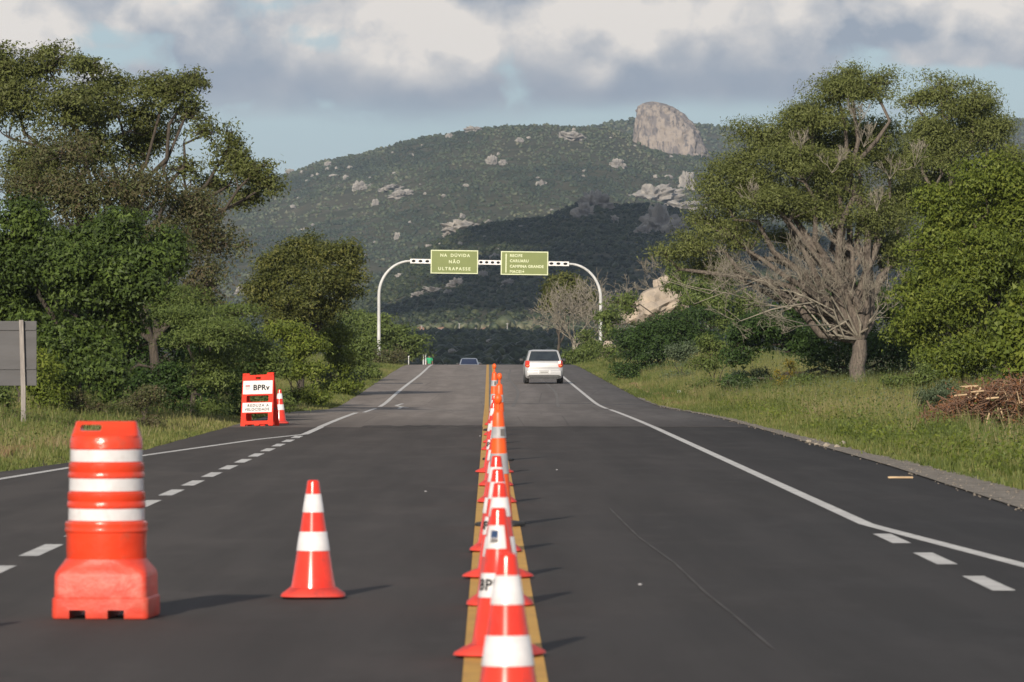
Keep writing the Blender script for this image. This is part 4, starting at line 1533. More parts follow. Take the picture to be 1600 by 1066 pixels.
# ------------------------------------------------------------------ folding board
def board():
    D = CAMH * F / (666 - 550)
    s = F / D
    root = thing('folding_board', 'red plastic A-frame board reading BPRv and REDUZA A VELOCIDADE on the left shoulder', 'sign board', ((405.5 - 764) / s, D + .25, float(zr(D))), R(-12))
    root.rotation_euler = (0, R(-1.5), R(-12))
    W, H = .345, 1.125

    def panel(name, side):
        b = MB()
        b.prism([(-W, .0), (-W + .09, 0), (-W + .105, .035), (-.06, .035), (-.045, .008), (.045, .008), (.06, .035), (W - .105, .035), (W - .09, 0), (W, 0), (W - .015, 1.045), (W - .015, H), (W - .15, H),
                 (W - .16, 1.085), (-W + .16, 1.075), (-W + .15, H - .01), (-W + .015, H - .01), (-W + .015, 1.045)], -.03, .03)
        o = b.build(name, M['board_red'], None)
        c = MB()
        c.box((0, 0, .188), (.475, .3, .165), bevel=.02)
        c.box((0, 0, .577), (.475, .3, .14), bevel=.02)
        c.box((0, 0, 1.015), (.11, .3, .045))
        cut(o, c)
        o.parent = root
        o.data.materials.clear()
        o.data.materials.append(M['board_red'])
        tilt = R(13) * side
        o.rotation_euler = (tilt, 0, 0)
        o.location = (0, side * .25, 0)
        return o
    # side -1: the front panel leans back towards the hinge
    fr = panel('front_panel', -1)
    fr.rotation_euler = (R(-13), 0, 0)
    fr.location = (0, -.25, 0)
    bk = panel('rear_panel', 1)
    bk.rotation_euler = (R(13), 0, 0)
    bk.location = (.0, .25, 0)
    MB().box((0, -.0335, .815), (.63, .006, .285), bevel=.002).build('sign_face', M['board_sheet'], fr)
    MB().box((0, -.0335, .388), (.63, .006, .205), bevel=.002).build('sign_face', M['board_sheet'], fr)
    text('BPRv', .158, M['black'], fr, (.075, -.038, .805), bold=.005, spacing=1.06)
    text('REDUZA A', .080, M['black'], fr, (0.02, -.038, .428), bold=.001, spacing=1.25)
    text('VELOCIDADE', .080, M['black'], fr, (0.0, -.038, .345), bold=.001, spacing=1.12)
    b = MB()
    b.prism([(-.262, .80), (-.255, .775), (-.215, .762), (-.175, .775), (-.168, .80), (-.168, .835), (-.262, .835)], -.040, -.0375)
    b.build('emblem', M['sheeting_grey'], fr)
    b = MB()
    b.prism([(-.262, .838), (-.168, .838), (-.168, .862), (-.262, .862)], -.040, -.0375)
    b.build('emblem', M['red_print'], fr)
    for sx in (-1, 1):
        MB().box((sx * (W - .05), 0, 1.07), (.06, .10, .05), bevel=.01).build('hinge', M['board_red'], root)
        MB().box((sx * (W - .03), 0, .35), (.012, .36, .03)).build('brace', M['plastic_dark'], root)


board()


# ------------------------------------------------------------------ road sign seen from behind, far left
def sign_back():
    D = 90.5
    s = F / D
    g0 = ground_at(35, D)
    root = thing('road_sign', 'grey back of a rectangular road sign on a weathered wooden post at the left edge', 'sign', g0)
    zt = CAMH + (550 - 501) / s - g0.z
    w = 1.55
    xr_ = (57 - 35) / s
    xc = xr_ - w / 2
    hgt = (602 - 501) / s
    zc = zt - hgt / 2 - .01
    MB().box((xc, .06, zc), (w, .012, hgt), bevel=.004).build('panel', M['sign_back'], root)
    for dz in (.155, .86):
        MB().box((xc, .042, zt - dz), (w - .02, .022, .035)).build('rail', M['sign_back'], root)
    lean = .05
    for x in (0.0, -1.15):
        b = MB()
        b.loft([[(x + sx * .042 + .028, sy * .042, -.2) for sx, sy in ((-1, -1), (1, -1), (1, 1), (-1, 1))],
                [(x + sx * .040 + .02, sy * .040, .8) for sx, sy in ((-1, -1), (1, -1), (1, 1), (-1, 1))],
                [(x + sx * .038 - lean * .3, sy * .038 - .02, zt + .01) for sx, sy in ((-1, -1), (1, -1), (1, 1), (-1, 1))]])
        b.build('post', M['post_wood'], root)


sign_back()


# ------------------------------------------------------------------ cars
def rrect(cy, hl, hw, z, c, n=6, crown=0.0):
    pts = []
    for (sx, sy, a0) in ((1, 1, 0), (-1, 1, 90), (-1, -1, 180), (1, -1, 270)):
        for k in range(n):
            a = R(a0 + 90 * k / (n - 1))
            pts.append((sx * (hw - c) + c * math.cos(a), cy + sy * (hl - c) + c * math.sin(a), z))
    return pts


def car(label, loc, rotz, paint, glass, group=None, rear_detail=True):
    """small hatchback, rear at -y"""
    root = thing('car', label, 'car', loc, rotz, group)
    Lh = 1.88
    b = MB()
    b.loft([rrect(0, Lh - .14, .70, .20, .12), rrect(0, Lh - .03, .775, .27, .16), rrect(0, Lh, .80, .40, .20), rrect(0, Lh, .812, .55, .22), rrect(-.01, Lh - .02, .812, .70, .22),
            rrect(-.04, Lh - .06, .800, .80, .22), rrect(-.42, 1.42, .785, .90, .20), rrect(-.47, 1.34, .765, .935, .18)])
    b.build('body', paint, root, smooth=50)
    b = MB()
    b.loft([rrect(-.47, 1.33, .760, .930, .07), rrect(-.50, 1.22, .725, 1.05, .065), rrect(-.55, 1.02, .655, 1.27, .06), rrect(-.58, .90, .61, 1.375, .06), rrect(-.60, .80, .56, 1.41, .12), rrect(-.60, .6, .42, 1.432, .2)])
    b.build('cabin', paint, root, smooth=50)
    # rear window: lies on the sloping back of the cabin, 4 mm proud
    def back_y(z):
        return np.interp(z, [.93, 1.05, 1.27, 1.375], [-1.80, -1.72, -1.57, -1.48])
    def half_w(z):
        return np.interp(z, [.93, 1.05, 1.27, 1.375], [.76, .725, .655, .61])
    b = MB()
    rows = [.958, 1.05, 1.16, 1.27, 1.365]
    grid = []
    for z in rows:
        hw = half_w(z) - .03
        grid.append([b.bm.verts.new((x * hw, back_y(z) - .012 + abs(x) ** 6 * .02, z)) for x in (-1, -.9, -.6, 0, .6, .9, 1)])
    for a, c in zip(grid, grid[1:]):
        for k in range(6):
            b.bm.faces.new((a[k], a[k + 1], c[k + 1], c[k]))
    b.build('rear_window', glass, root, smooth=60)
    # windscreen
    b = MB()
    fy = lambda z: np.interp(z, [.93, 1.05, 1.27, 1.375], [.86, .72, .47, .32])
    grid = []
    for z in rows:
        hw = half_w(z) - .05
        grid.append([b.bm.verts.new((x * hw, fy(z) + .014 - abs(x) ** 6 * .02, z)) for x in (1, .9, .6, 0, -.6, -.9, -1)])
    for a, c in zip(grid, grid[1:]):
        for k in range(6):
            b.bm.faces.new((a[k], a[k + 1], c[k + 1], c[k]))
    b.build('windscreen', glass, root, smooth=60)
    for sx in (-1, 1):
        for y0, y1, in ((-1.50, -.62), (-.54, .45)):
            b = MB()
            pts = [(sx * (half_w(.98) + .008), y0 + .0, .98), (sx * (half_w(.98) + .008), y1 + (.12 if y1 > 0 else 0), .98), (sx * (half_w(1.32) + .008), y1 - (.18 if y1 > 0 else 0), 1.32), (sx * (half_w(1.32) + .008), y0 + (.16 if y0 < -1 else 0), 1.32)]
            b.poly(pts if sx > 0 else pts[::-1])
            b.build('side_window', glass, root)
        # wing mirror
        MB().box((sx * .90, .40, .99), (.17, .09, .13), bevel=.03).build('mirror', M['plastic_dark'], root, smooth=60)
        for yy, sy in ((-1.22, -1), (1.24, 1)):
            b = MB()
            b.lathe([(.14, -.075), (.255, -.085), (.282, -.07), (.288, -.03), (.288, .03), (.282, .07), (.255, .085), (.14, .075)], (sx * .715, yy, .288), 28, 'X')
            w = b.build('wheel', M['rubber'], root, smooth=40)
            MB().lathe([(.175, -.01), (.165, .01), (.05, .02)], (sx * .715 + sx * .074, yy, .288), 20, 'X').build('rim', M['rim'], w, smooth=40)
        b = MB()
        b.lathe([(.31, 0), (.325, .012), (.325, .02), (.31, .022)], (sx * .795 + (-.0 if sx > 0 else -.022), -1.22, .30), 24, 'X')
        b.build('wheel_arch', M['plastic_dark'], root)
        # headlamp
        MB().box((sx * .60, Lh - .04, .60), (.30, .08, .15), bevel=.03).build('headlamp', M['lamp_clear'], root, smooth=60)
        # tail lamp: tall, bulging, upper red, amber/clear strip
        b = MB()
        b.loft([[(sx * x, -Lh + y, z) for x, y, z in ((.615, .012, .690), (.70, .01, .675), (.775, .10, .69), (.80, .20, .70), (.74, .2, .70))],
                [(sx * x, -Lh + y, z) for x, y, z in ((.600, .0, .78), (.70, -.012, .78), (.785, .08, .78), (.812, .20, .78), (.74, .2, .78))],
                [(sx * x, -Lh + y, z) for x, y, z in ((.620, .05, .955), (.70, .04, .97), (.765, .12, .965), (.79, .22, .95), (.74, .24, .95))]])
        t = b.build('tail_lamp', M['lamp_red'], root, smooth=40)
        MB().box((sx * .70, -Lh + -.010, .755), (.10, .02, .05), bevel=.008).build('lens', M['lamp_amber'], t)
    MB().box((0, -Lh - .012, .43), (1.46, .12, .26), bevel=.045, seg=3).build('rear_bumper', paint, root, smooth=60)
    MB().box((0, -Lh - .075, .345), (1.30, .02, .035), bevel=.006).build('bumper_groove', M['plastic_dark'], root)
    MB().box((0, Lh + .0, .42), (1.46, .12, .24), bevel=.045, seg=3).build('front_bumper', paint, root, smooth=60)
    MB().box((0, Lh + .062, .42), (.9, .02, .08), bevel=.006).build('grille', M['plastic_dark'], root)
    MB().box((0, -Lh + .01, .25), (1.2, .2, .12)).build('underbody', M['plastic_dark'], root)
    pl = MB().box((0, -Lh - .079, .475), (.40, .012, .13), bevel=.003).build('number_plate', M['plate'], root)
    if rear_detail:
        for k in range(7):
            MB().box((-.135 + .045 * k, -Lh - .087, .470), (.026, .003, .055)).build('character', M['grey_print'], pl)
        for sx in (-1, 1):
            MB().box((sx * .24, -Lh - .077, .485), (.05, .01, .14), bevel=.003).build('plate_surround', M['sheeting'], root)
    MB().box((0, -Lh + -.002, .66), (1.22, .012, .012)).build('tailgate_seam', M['plastic_dark'], root)
    MB().box((0, -Lh + .075, .80), (.10, .02, .05), bevel=.008).build('badge', M['rim'], root)
    MB().lathe([(.018, 0), (.018, .12)], (-.45, -Lh - .05, .22), 10, 'Y').build('exhaust', M['rim'], root)
    # exhaust silencer, wiper, aerial
    MB().box((0, -1.79, 1.0), (.34, .012, .014), Matrix.Rotation(R(8), 3, 'Y')).build('wiper', M['black'], root)
    # seats and a driver's head seen through nothing but the glass tone stay out
    return root


D = 205.0
car('silver hatchback driving away in the right lane', ((849 - 764) * D / F, D + 1.9, float(zr(D + 1.9)) + .004), R(1.0), M['car_silver'], M['glass']).scale = (.96,) * 3
Dc = 392.0
car('pale car coming up the far side of the crest, only roof and windscreen showing', ((733 - 764) * Dc / F, Dc, float(zr(Dc)) + .004), R(180), M['car_grey'], M['glass_blue'], 'cars coming up behind the crest', False)
Dc = 432.0
car('second car half hidden right behind the pale car beyond the crest', ((740.5 - 764) * Dc / F, Dc, float(zr(Dc)) + .25), R(180), M['car_grey'], M['glass_blue'], 'cars coming up behind the crest', False)


# ------------------------------------------------------------------ pedestrian
def person():
    D = 398.0
    x = (671 - 764) * D / F
    g0 = float(zr(D)) + .02
    headtop = CAMH - (554.3 - 550) * D / F
    root = thing('person', 'person in a green T-shirt and dark shorts walking at the left end of the crest', 'person', (x, D, headtop - 1.72), R(8))

    def skin_mesh(name, verts, edges, radii, m, parent, levels=2):
        me = bpy.data.meshes.new(name)
        me.from_pydata(verts, edges, [])
        o = bpy.data.objects.new(name, me)
        COL.objects.link(o)
        sk = o.modifiers.new('s', 'SKIN')
        for i, r_ in enumerate(radii):
            me.skin_vertices[0].data[i].radius = r_ if isinstance(r_, tuple) else (r_, r_)
        me.skin_vertices[0].data[0].use_root = True
        sb = o.modifiers.new('u', 'SUBSURF')
        sb.levels = levels
        dg = bpy.context.evaluated_depsgraph_get()
        dg.update()
        nm = bpy.data.meshes.new_from_object(o.evaluated_get(dg))
        bpy.data.objects.remove(o, do_unlink=True)
        nm.materials.clear()
        nm.materials.append(m)
        nm.polygons.foreach_set('use_smooth', [True] * len(nm.polygons))
        o2 = bpy.data.objects.new(name, nm)
        return link(o2, parent)
    V = [(0, 0, .94), (0, 0, 1.10), (0, .0, 1.30), (0, 0, 1.42), (0, -.005, 1.50), (0, -.01, 1.58), (0, -.015, 1.67),
         (.19, 0, 1.40), (.24, .02, 1.13), (.25, -.05, .90), (.25, -.07, .80),
         (-.19, 0, 1.40), (-.24, .0, 1.13), (-.26, -.08, .90), (-.26, -.10, .80),
         (.10, 0, .90), (.11, -.06, .50), (.11, .02, .09), (.11, -.13, .04),
         (-.10, 0, .90), (-.11, .06, .50), (-.11, .16, .09), (-.11, .02, .04)]
    E = [(0, 1), (1, 2), (2, 3), (3, 4), (4, 5), (5, 6), (3, 7), (7, 8), (8, 9), (9, 10), (3, 11), (11, 12), (12, 13), (13, 14), (0, 15), (15, 16), (16, 17), (17, 18), (0, 19), (19, 20), (20, 21), (21, 22)]
    rad = [.13, .125, .145, .11, .055, .085, .075, .055, .042, .032, .035, .055, .042, .032, .035, .085, .058, .04, .035, .085, .058, .04, .035]
    body = skin_mesh('body', V, E, rad, M['skin'], root)
    skin_mesh('shirt', [(0, 0, .93), (0, 0, 1.10), (0, 0, 1.30), (0, 0, 1.43), (.19, 0, 1.405), (.23, .01, 1.22), (-.19, 0, 1.405), (-.23, 0, 1.22)],
              [(0, 1), (1, 2), (2, 3), (3, 4), (4, 5), (3, 6), (6, 7)], [(.175, .14), (.17, .135), (.19, .15), (.12, .11), .075, .07, .075, .07], M['shirt'], root)
    skin_mesh('shorts', [(0, 0, .93), (.10, 0, .86), (.115, -.03, .60), (-.10, 0, .86), (-.115, .03, .60)], [(0, 1), (1, 2), (0, 3), (3, 4)], [.16, .11, .09, .11, .09], M['shorts'], root)
    MB().lathe([(.07, 1.64), (.092, 1.67), (.088, 1.70), (.06, 1.735), (.02, 1.75)], seg=14).build('hair', M['hair'], root, smooth=60)


person()
for (px, py0, py1, D, lab) in ((661.5, 552, 572, 385, 'left one of the two white marker stakes beside the walking person'), (665, 553, 571, 388, 'right one of the two white marker stakes beside the walking person'),
                               (638.5, 556, 571, 300, 'thin pale stake in the left verge grass below the gantry leg')):
    p = P(px, py1, D)
    zg = float(gz(p.x, D))
    root = thing('marker_stake', lab, 'stake', (p.x, D, zg))
    top = CAMH - (py0 - 550) * D / F
    MB().tube([(0, 0, -.1), (0, 0, top - zg)], .05 if D > 320 else .03, 8).build('shaft', M['galv'], root)
    MB().box((0, 0, top - zg - .04), (.13 if D > 320 else .07, .06, .08), bevel=.01).build('cap', M['litter'], root)

# litter, stones, plank
p = ground_at(1061, 172)
p.z += .14
o = rock_mesh('litter', M['litter'], (.07, .055, .045), 3.2, 2, .5, freq=3)
o.location = p
link(o)
tag(o, 'crumpled white plastic bag lying in the right verge grass', 'litter')
for i, (px, py, sz, lab) in enumerate(((1264, 692, .05, 'pale stone at the left end of the little row on the right asphalt edge'), (1276, 695, .035, 'smallest pale stone in the row on the right asphalt edge'),
                                       (1291, 698, .055, 'squarish pale stone in the middle of the row on the right asphalt edge'), (1308, 699, .045, 'pale flat stone beside the end stone on the right asphalt edge'),
                                       (1317, 696, .065, 'largest pale stone at the right end of the row on the asphalt edge'))):
    D = CAMH * F / (py - 550) * .995
    o = rock_mesh('stone', M['stone'], (sz, sz, sz * .8), i + 9, 2, .4)
    x = (px - 764) * D / F
    o.location = (x, D, max(float(gz(x, D)), float(zr(D))) + sz * .4)
    link(o)
    tag(o, lab, 'stone')
D = CAMH * F / (748.5 - 550)
x = (1407 - 764) * D / F
MB().box((0, 0, .015), (.30, .10, .022), bevel=.004).build('plank', M['cutwood'], None, loc=(x, D, .004))
tag(bpy.data.objects['plank'], 'short brown board lying flat on the right shoulder', 'plank')

# ------------------------------------------------------------------ big trees
CL, CR = 'trees on the left verge', 'trees on the right verge'
# L1 airy tall tree, left
tree('tree', 'tall airy tree with open crown against the sky, left', 'tree', 128, 190,
     [(25, 165, 75, 62, 0), (75, 110, 58, 38, 1), (110, 190, 80, 55, -1), (140, 110, 35, 26, 0, .8), (180, 165, 70, 48, 1), (255, 150, 62, 36, 0), (300, 130, 26, 22, 0, .8), (240, 215, 60, 36, 2, .7), (300, 185, 34, 34, 0, .55), (320, 210, 34, 22, 0, .45),
      (370, 262, 44, 42, 0, .9), (415, 290, 28, 26, -1, .9), (385, 315, 34, 22, 0, .9), (330, 290, 40, 24, 1, .6), (360, 225, 20, 24, 0, .7), (60, 270, 85, 55, 0, .8), (205, 235, 50, 30, 2, .6), (160, 240, 50, 34, 0, .7), (285, 262, 34, 20, 0, .6), (400, 268, 36, 18, -1, .8), (0, 120, 40, 50, 0)],
     'airy', 62000, leaf=.09, trunk_r=.16, nsub=11, clump=.26, per=18, seed=3, group=CL)
tree('tree', 'brownish half-dry tree with tangled twigs below the airy crown, left', 'tree', 124, 250,
     [(200, 300, 90, 55, 0), (120, 320, 80, 60, 0), (280, 330, 70, 50, 1), (40, 320, 60, 50, 0), (330, 390, 55, 55, 1, .8), (240, 390, 80, 50, 0), (330, 450, 45, 50, 0, .7), (100, 240, 80, 40, 0, .7)],
     'brownish', 34000, nsub=12, leaf=.085, trunk_r=.13, clump=.28, per=14, seed=4, group=CL)
tree('tree', 'dense dark green tree with glossy leaves filling the left edge', 'tree', 106, 120,
     [(35, 385, 62, 62, -1), (100, 400, 70, 52, -1.5), (180, 385, 62, 48, -1), (215, 440, 55, 50, -2), (140, 470, 72, 46, -1), (20, 470, 60, 56, 0), (90, 500, 60, 55, 1, .6), (150, 555, 34, 30, -2, .7), (255, 400, 34, 38, 0), (110, 540, 50, 44, -1.5), (165, 596, 34, 26, -3), (90, 600, 44, 26, -2), (45, 545, 50, 50, -1), (200, 500, 36, 34, -1, .8)],
     'dark', 72000, nsub=9, leaf=.095, aspect=.62, trunk_r=.14, clump=.34, per=48, seed=5, group=CL)
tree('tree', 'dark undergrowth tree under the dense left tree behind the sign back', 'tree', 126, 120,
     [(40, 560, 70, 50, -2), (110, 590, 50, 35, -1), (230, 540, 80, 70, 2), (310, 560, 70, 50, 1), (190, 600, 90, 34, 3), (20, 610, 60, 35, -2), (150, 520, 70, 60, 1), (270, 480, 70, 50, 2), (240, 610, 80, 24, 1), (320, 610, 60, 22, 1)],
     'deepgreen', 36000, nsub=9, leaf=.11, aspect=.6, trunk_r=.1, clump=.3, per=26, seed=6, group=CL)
tree('tree', 'feathery light green mimosa leaning out left of the folding board', 'tree', 116, 300,
     [(300, 500, 62, 22, -1), (340, 520, 48, 18, -2), (305, 535, 48, 18, -2), (340, 560, 42, 20, -1), (325, 592, 36, 20, -1), (270, 470, 50, 22, 1), (355, 490, 34, 16, 0)],
     'shrub', 26000, leaf=.085, aspect=.32, flat=.26, trunk_r=.07, clump=.5, per=50, seed=7, group=CL, up=.9, skirt=True)
tree('tree', 'rounded olive green tree standing free left of the gantry leg', 'tree', 172, 470,
     [(440, 425, 50, 42, 0), (485, 400, 52, 36, 0), (530, 405, 42, 28, 0), (420, 470, 45, 40, 0), (480, 460, 56, 40, -1), (535, 450, 36, 32, 0), (460, 500, 55, 28, 0), (550, 425, 22, 14, 0, .8), (515, 485, 34, 22, 0)],
     'olive', 42000, nsub=9, leaf=.10, aspect=.55, trunk_r=.12, clump=.36, per=34, seed=8, group=CL, skirt=True)
tree('tree', 'broad feathery tree behind the left gantry leg', 'tree', 345, 600,
     [(600, 510, 50, 18, 0), (575, 530, 45, 22, 0), (625, 530, 38, 16, 0), (600, 555, 55, 18, 0), (634, 545, 20, 14, 0), (560, 500, 40, 16, 4)],
     'shrub', 16000, leaf=.22, aspect=.45, flat=.35, trunk_r=.14, clump=.8, per=24, seed=9, group=CL, up=.8)

# left hedge of shrubs down to the crest
def shrub(label, D, px, lobes, lm, n, leaf, seed, group, clump=.26, per=24, cat='bush', flat=.7, aspect=.5, skirt=True):
    return tree('bush', label, cat, D, px, lobes, L and lm, n, leaf=leaf, aspect=aspect, flat=flat, trunk_r=.035, clump=clump, per=per, seed=seed, group=group, fork=.2, skirt=skirt)


SL, SR = 'bushes lining the left verge', 'bushes lining the right verge'
shrub('leafy bush right behind the folding board', 128, 410, [(400, 545, 36, 34, 0), (430, 565, 34, 32, 0), (395, 590, 34, 30, 0), (375, 520, 30, 36, 2)], 'shrub', 10000, .09, 21, SL)
shrub('tall bright bush at the foot of the round olive tree', 150, 460, [(450, 530, 38, 26, 0), (480, 540, 36, 28, 0), (445, 565, 36, 28, 0), (475, 585, 38, 22, 0)], 'bright', 11000, .10, 22, SL)
shrub('upright young bush between the olive tree and the gantry leg', 175, 520, [(510, 520, 30, 24, 0), (535, 535, 30, 26, 0), (515, 560, 34, 22, 0), (540, 572, 28, 16, 0)], 'bright', 10000, .11, 23, SL)
shrub('bush just left of the gantry leg with pale tips', 215, 565, [(558, 535, 24, 20, 0), (580, 548, 20, 18, 0), (560, 562, 26, 14, 0)], 'shrub', 7000, .13, 24, SL)
shrub('low bush below the feathery mimosa, leaves coloured dark for the shaded hollow', 118, 320, [(320, 605, 50, 22, 0), (365, 600, 28, 24, 0), (290, 618, 40, 14, 0), (250, 600, 46, 34, 0), (205, 612, 40, 24, 0)], 'deepgreen', 14000, .09, 25, SL)  # deep leaf colour paints the shade of the hollow under the trees
shrub('twiggy grey-brown bush right behind the barrel top', 98, 225, [(215, 628, 32, 16, 0), (240, 618, 26, 18, 0)], 'brownish', 3500, .05, 26, SL, clump=.2)
shrub('green bush with a few yellow leaves beside the wooden sign post', 101, 60, [(55, 600, 26, 30, 0), (75, 622, 28, 20, 0), (70, 570, 22, 24, 1)], 'bright', 6000, .08, 27, SL)
shrub('yellowing bush above the sign back', 112, 30, [(20, 480, 34, 22, 0), (45, 500, 24, 26, 0)], 'yellow', 3500, .09, 28, SL)
shrub('grass-like bush at the left edge under the sign back', 97, 5, [(0, 635, 24, 20, 0), (-20, 620, 30, 24, 0)], 'shrub', 3500, .08, 29, SL)
shrub('thin twiggy bush between the sign post and the barrel', 103, 110, [(110, 630, 30, 14, 0), (140, 640, 26, 10, 0)], 'brownish', 3000, .05, 30, SL, clump=.2)
shrub('pale yellow-green bush on the bank below the gantry leg', 178, 520, [(505, 582, 26, 12, 0), (545, 588, 20, 9, 0)], 'greygreen', 4000, .09, 31, SL)
shrub('bush at the foot of the left gantry leg', 290, 600, [(598, 566, 16, 8, 0), (612, 569, 16, 6, 0), (624, 570, 10, 4, 4)], 'brownish', 3000, .14, 32, SL, clump=.4)

# right side
t1, b1 = tree('tree', 'great spreading tree with thick trunk and grey dead lower branches, right', 'tree', 143, 1339,
     [(1310, 150, 58, 36, 0), (1365, 135, 40, 26, 0), (1270, 195, 62, 36, 0), (1350, 210, 60, 42, 2, .6), (1190, 220, 56, 34, 0), (1240, 260, 62, 34, -1), (1160, 275, 58, 34, 0), (1310, 275, 66, 38, 0), (1210, 320, 62, 30, -1),
      (1125, 305, 40, 26, 0), (1390, 260, 50, 50, 2, .6), (1290, 330, 60, 26, 0), (1370, 340, 56, 30, 0), (1145, 370, 44, 28, 0, .8), (1080, 390, 44, 22, 0, .9), (1115, 420, 50, 22, 1, .7), (1040, 400, 20, 16, 0, .8), (1400, 390, 44, 34, 1), (1330, 90 + 25, 22, 14, 0), (1230, 380, 50, 22, 3, .5), (1255, 225, 70, 44, 2.5, .6), (1180, 300, 70, 44, 2.5, .6), (1320, 230, 60, 60, 3, .6), (1280, 300, 80, 44, 3, .6), (1400, 320, 50, 60, 3, .7), (1120, 350, 50, 30, 1.5, .7)],
     'mimosa', 150000, nsub=11, leaf=.085, aspect=.36, flat=.5, trunk_r=.235, bark='bark', clump=.46, per=70, seed=11, group=CR, up=.5, fkpos=(.08, 0, 1.75))
tb = Tubes(5)
r = np.random.default_rng(19)
fkp = np.array([0.08, 0, 1.75])
Sd = 143 / F
def loc1(px, py, dd=0.0):
    return np.array(P(px, py, 143 + dd)) - np.array(b1)
for (tx, ty, dd, rad) in ((1180, 470, -1, .085), (1090, 450, -.5, .07), (1235, 430, -1.5, .06), (1130, 480, -2, .06), (1290, 425, -1.5, .06), (1350, 440, -1.6, .06), (1400, 460, -1, .07), (1150, 415, -1, .06), (1260, 440, -2, .06), (1320, 410, -1, .05), (1045, 440, -.5, .05), (1085, 475, -1, .045), (1165, 445, -2, .05), (1380, 490, -1.5, .06), (1200, 500, -2.2, .05)):
    end = loc1(tx, ty, dd)
    path = wiggle(fkp, end, 8, .05, r, .02 if ty < 430 else .10)
    tb.add(path, np.linspace(rad * .65, rad * .18, 8))
    for k in range(5):
        i = r.integers(3, 8)
        d = (path[min(i, 7)] - path[i - 2])
        d = d / np.linalg.norm(d) + r.normal(size=3) * .5
        d[2] += .25
        d[1] *= .6
        grow_dead(tb, path[i], d, r.uniform(.3, .72), rad * .15, 4, r, .45, .13, (2, 3), .0035, .22)
tb.build('dead_branches', M['deadwood'], t1)
# small dead twigs high in the crown
tb = Tubes(4)
for (tx, ty) in ((1350, 200), (1340, 170), (1390, 250), (1430, 230), (1250, 215), (1300, 240), (1180, 290), (1370, 300)):
    s0 = loc1(tx, ty + 30, -1.5)
    for k in range(4):
        d = r.normal(size=3) * .6
        d[2] = abs(d[2]) + .7
        d[1] *= .5
        grow_dead(tb, s0, d, .34, .010, 3, r, .45, .2, (2, 3), .005)
tb.build('dead_twigs', M['deadwood'], t1)['kind'] = 'stuff'

tree('tree', 'dome-shaped feathery tree behind the great tree, upper right', 'tree', 156, 1480,
     [(1470, 150, 56, 30, 0), (1520, 170, 52, 32, 0), (1545, 215, 42, 34, 0), (1450, 205, 50, 34, 0), (1490, 250, 60, 34, 0), (1570, 260, 40, 30, 0), (1430, 160, 24, 20, 0), (1610, 300, 60, 60, 2), (1450, 300, 60, 40, 2), (1500, 210, 70, 60, 2, .8), (1440, 250, 50, 60, 2, .7)],
     'mimosa', 66000, nsub=11, leaf=.095, aspect=.36, flat=.5, trunk_r=.16, bark='bark', clump=.5, per=70, seed=12, group=CR, up=.5)
tree('tree', 'bright green leafy tree at the right edge in front of the dome-shaped one', 'tree', 122, 1500,
     [(1540, 290, 56, 42, 0), (1590, 320, 50, 60, 0), (1490, 330, 48, 36, 0), (1460, 390, 48, 38, 0), (1530, 400, 62, 50, -1), (1600, 430, 50, 60, 0), (1430, 450, 50, 36, 0), (1500, 480, 66, 46, -1), (1440, 520, 56, 36, 0), (1510, 560, 66, 44, -1), (1590, 540, 50, 50, 0), (1455, 320, 22, 26, 0), (1540, 350, 80, 60, 1.5, .7), (1480, 430, 70, 60, 1.5, .7), (1560, 490, 80, 70, 1.5, .7)],
     'bright', 96000, nsub=11, leaf=.095, aspect=.5, trunk_r=.13, clump=.36, per=44, seed=13, group=CR)
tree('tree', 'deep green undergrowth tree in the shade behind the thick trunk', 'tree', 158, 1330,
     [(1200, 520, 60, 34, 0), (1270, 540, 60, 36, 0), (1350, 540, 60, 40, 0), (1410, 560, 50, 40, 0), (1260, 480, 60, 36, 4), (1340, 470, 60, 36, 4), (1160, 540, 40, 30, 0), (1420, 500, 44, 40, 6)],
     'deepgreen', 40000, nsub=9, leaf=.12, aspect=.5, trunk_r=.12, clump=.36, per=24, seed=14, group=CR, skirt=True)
tree('tree', 'dark green spreading bush-like tree below the pale boulder', 'tree', 215, 1020,
     [(1010, 520, 50, 18, 0), (1060, 505, 44, 18, 0), (985, 540, 34, 20, 0), (1040, 540, 54, 22, 0), (1085, 525, 34, 20, 0), (1095, 495, 22, 16, 0), (1010, 558, 40, 10, 0)],
     'deepgreen', 36000, nsub=9, leaf=.13, aspect=.4, flat=.35, trunk_r=.10, clump=.5, per=26, seed=15, group=CR, up=.8, skirt=True)
tree('tree', 'small round green tree left of the leafless one, right of the road', 'tree', 352, 870,
     [(872, 455, 26, 20, 0), (890, 445, 24, 14, 0), (862, 478, 18, 16, 0), (905, 470, 26, 24, 2)],
     'olive', 9000, leaf=.22, aspect=.5, trunk_r=.12, clump=.7, per=22, seed=16, group=CR)
tree('tree', 'green tree rising behind the boulder below the great crown', 'tree', 262, 1090,
     [(1100, 470, 50, 30, 0), (1150, 490, 50, 36, 0), (1060, 440, 34, 24, 4), (1130, 440, 40, 30, 4), (975, 475, 24, 18, 6), (955, 500, 26, 18, 4)],
     'shrub', 18000, leaf=.17, aspect=.5, trunk_r=.12, clump=.5, per=24, seed=17, group=CR, skirt=True)
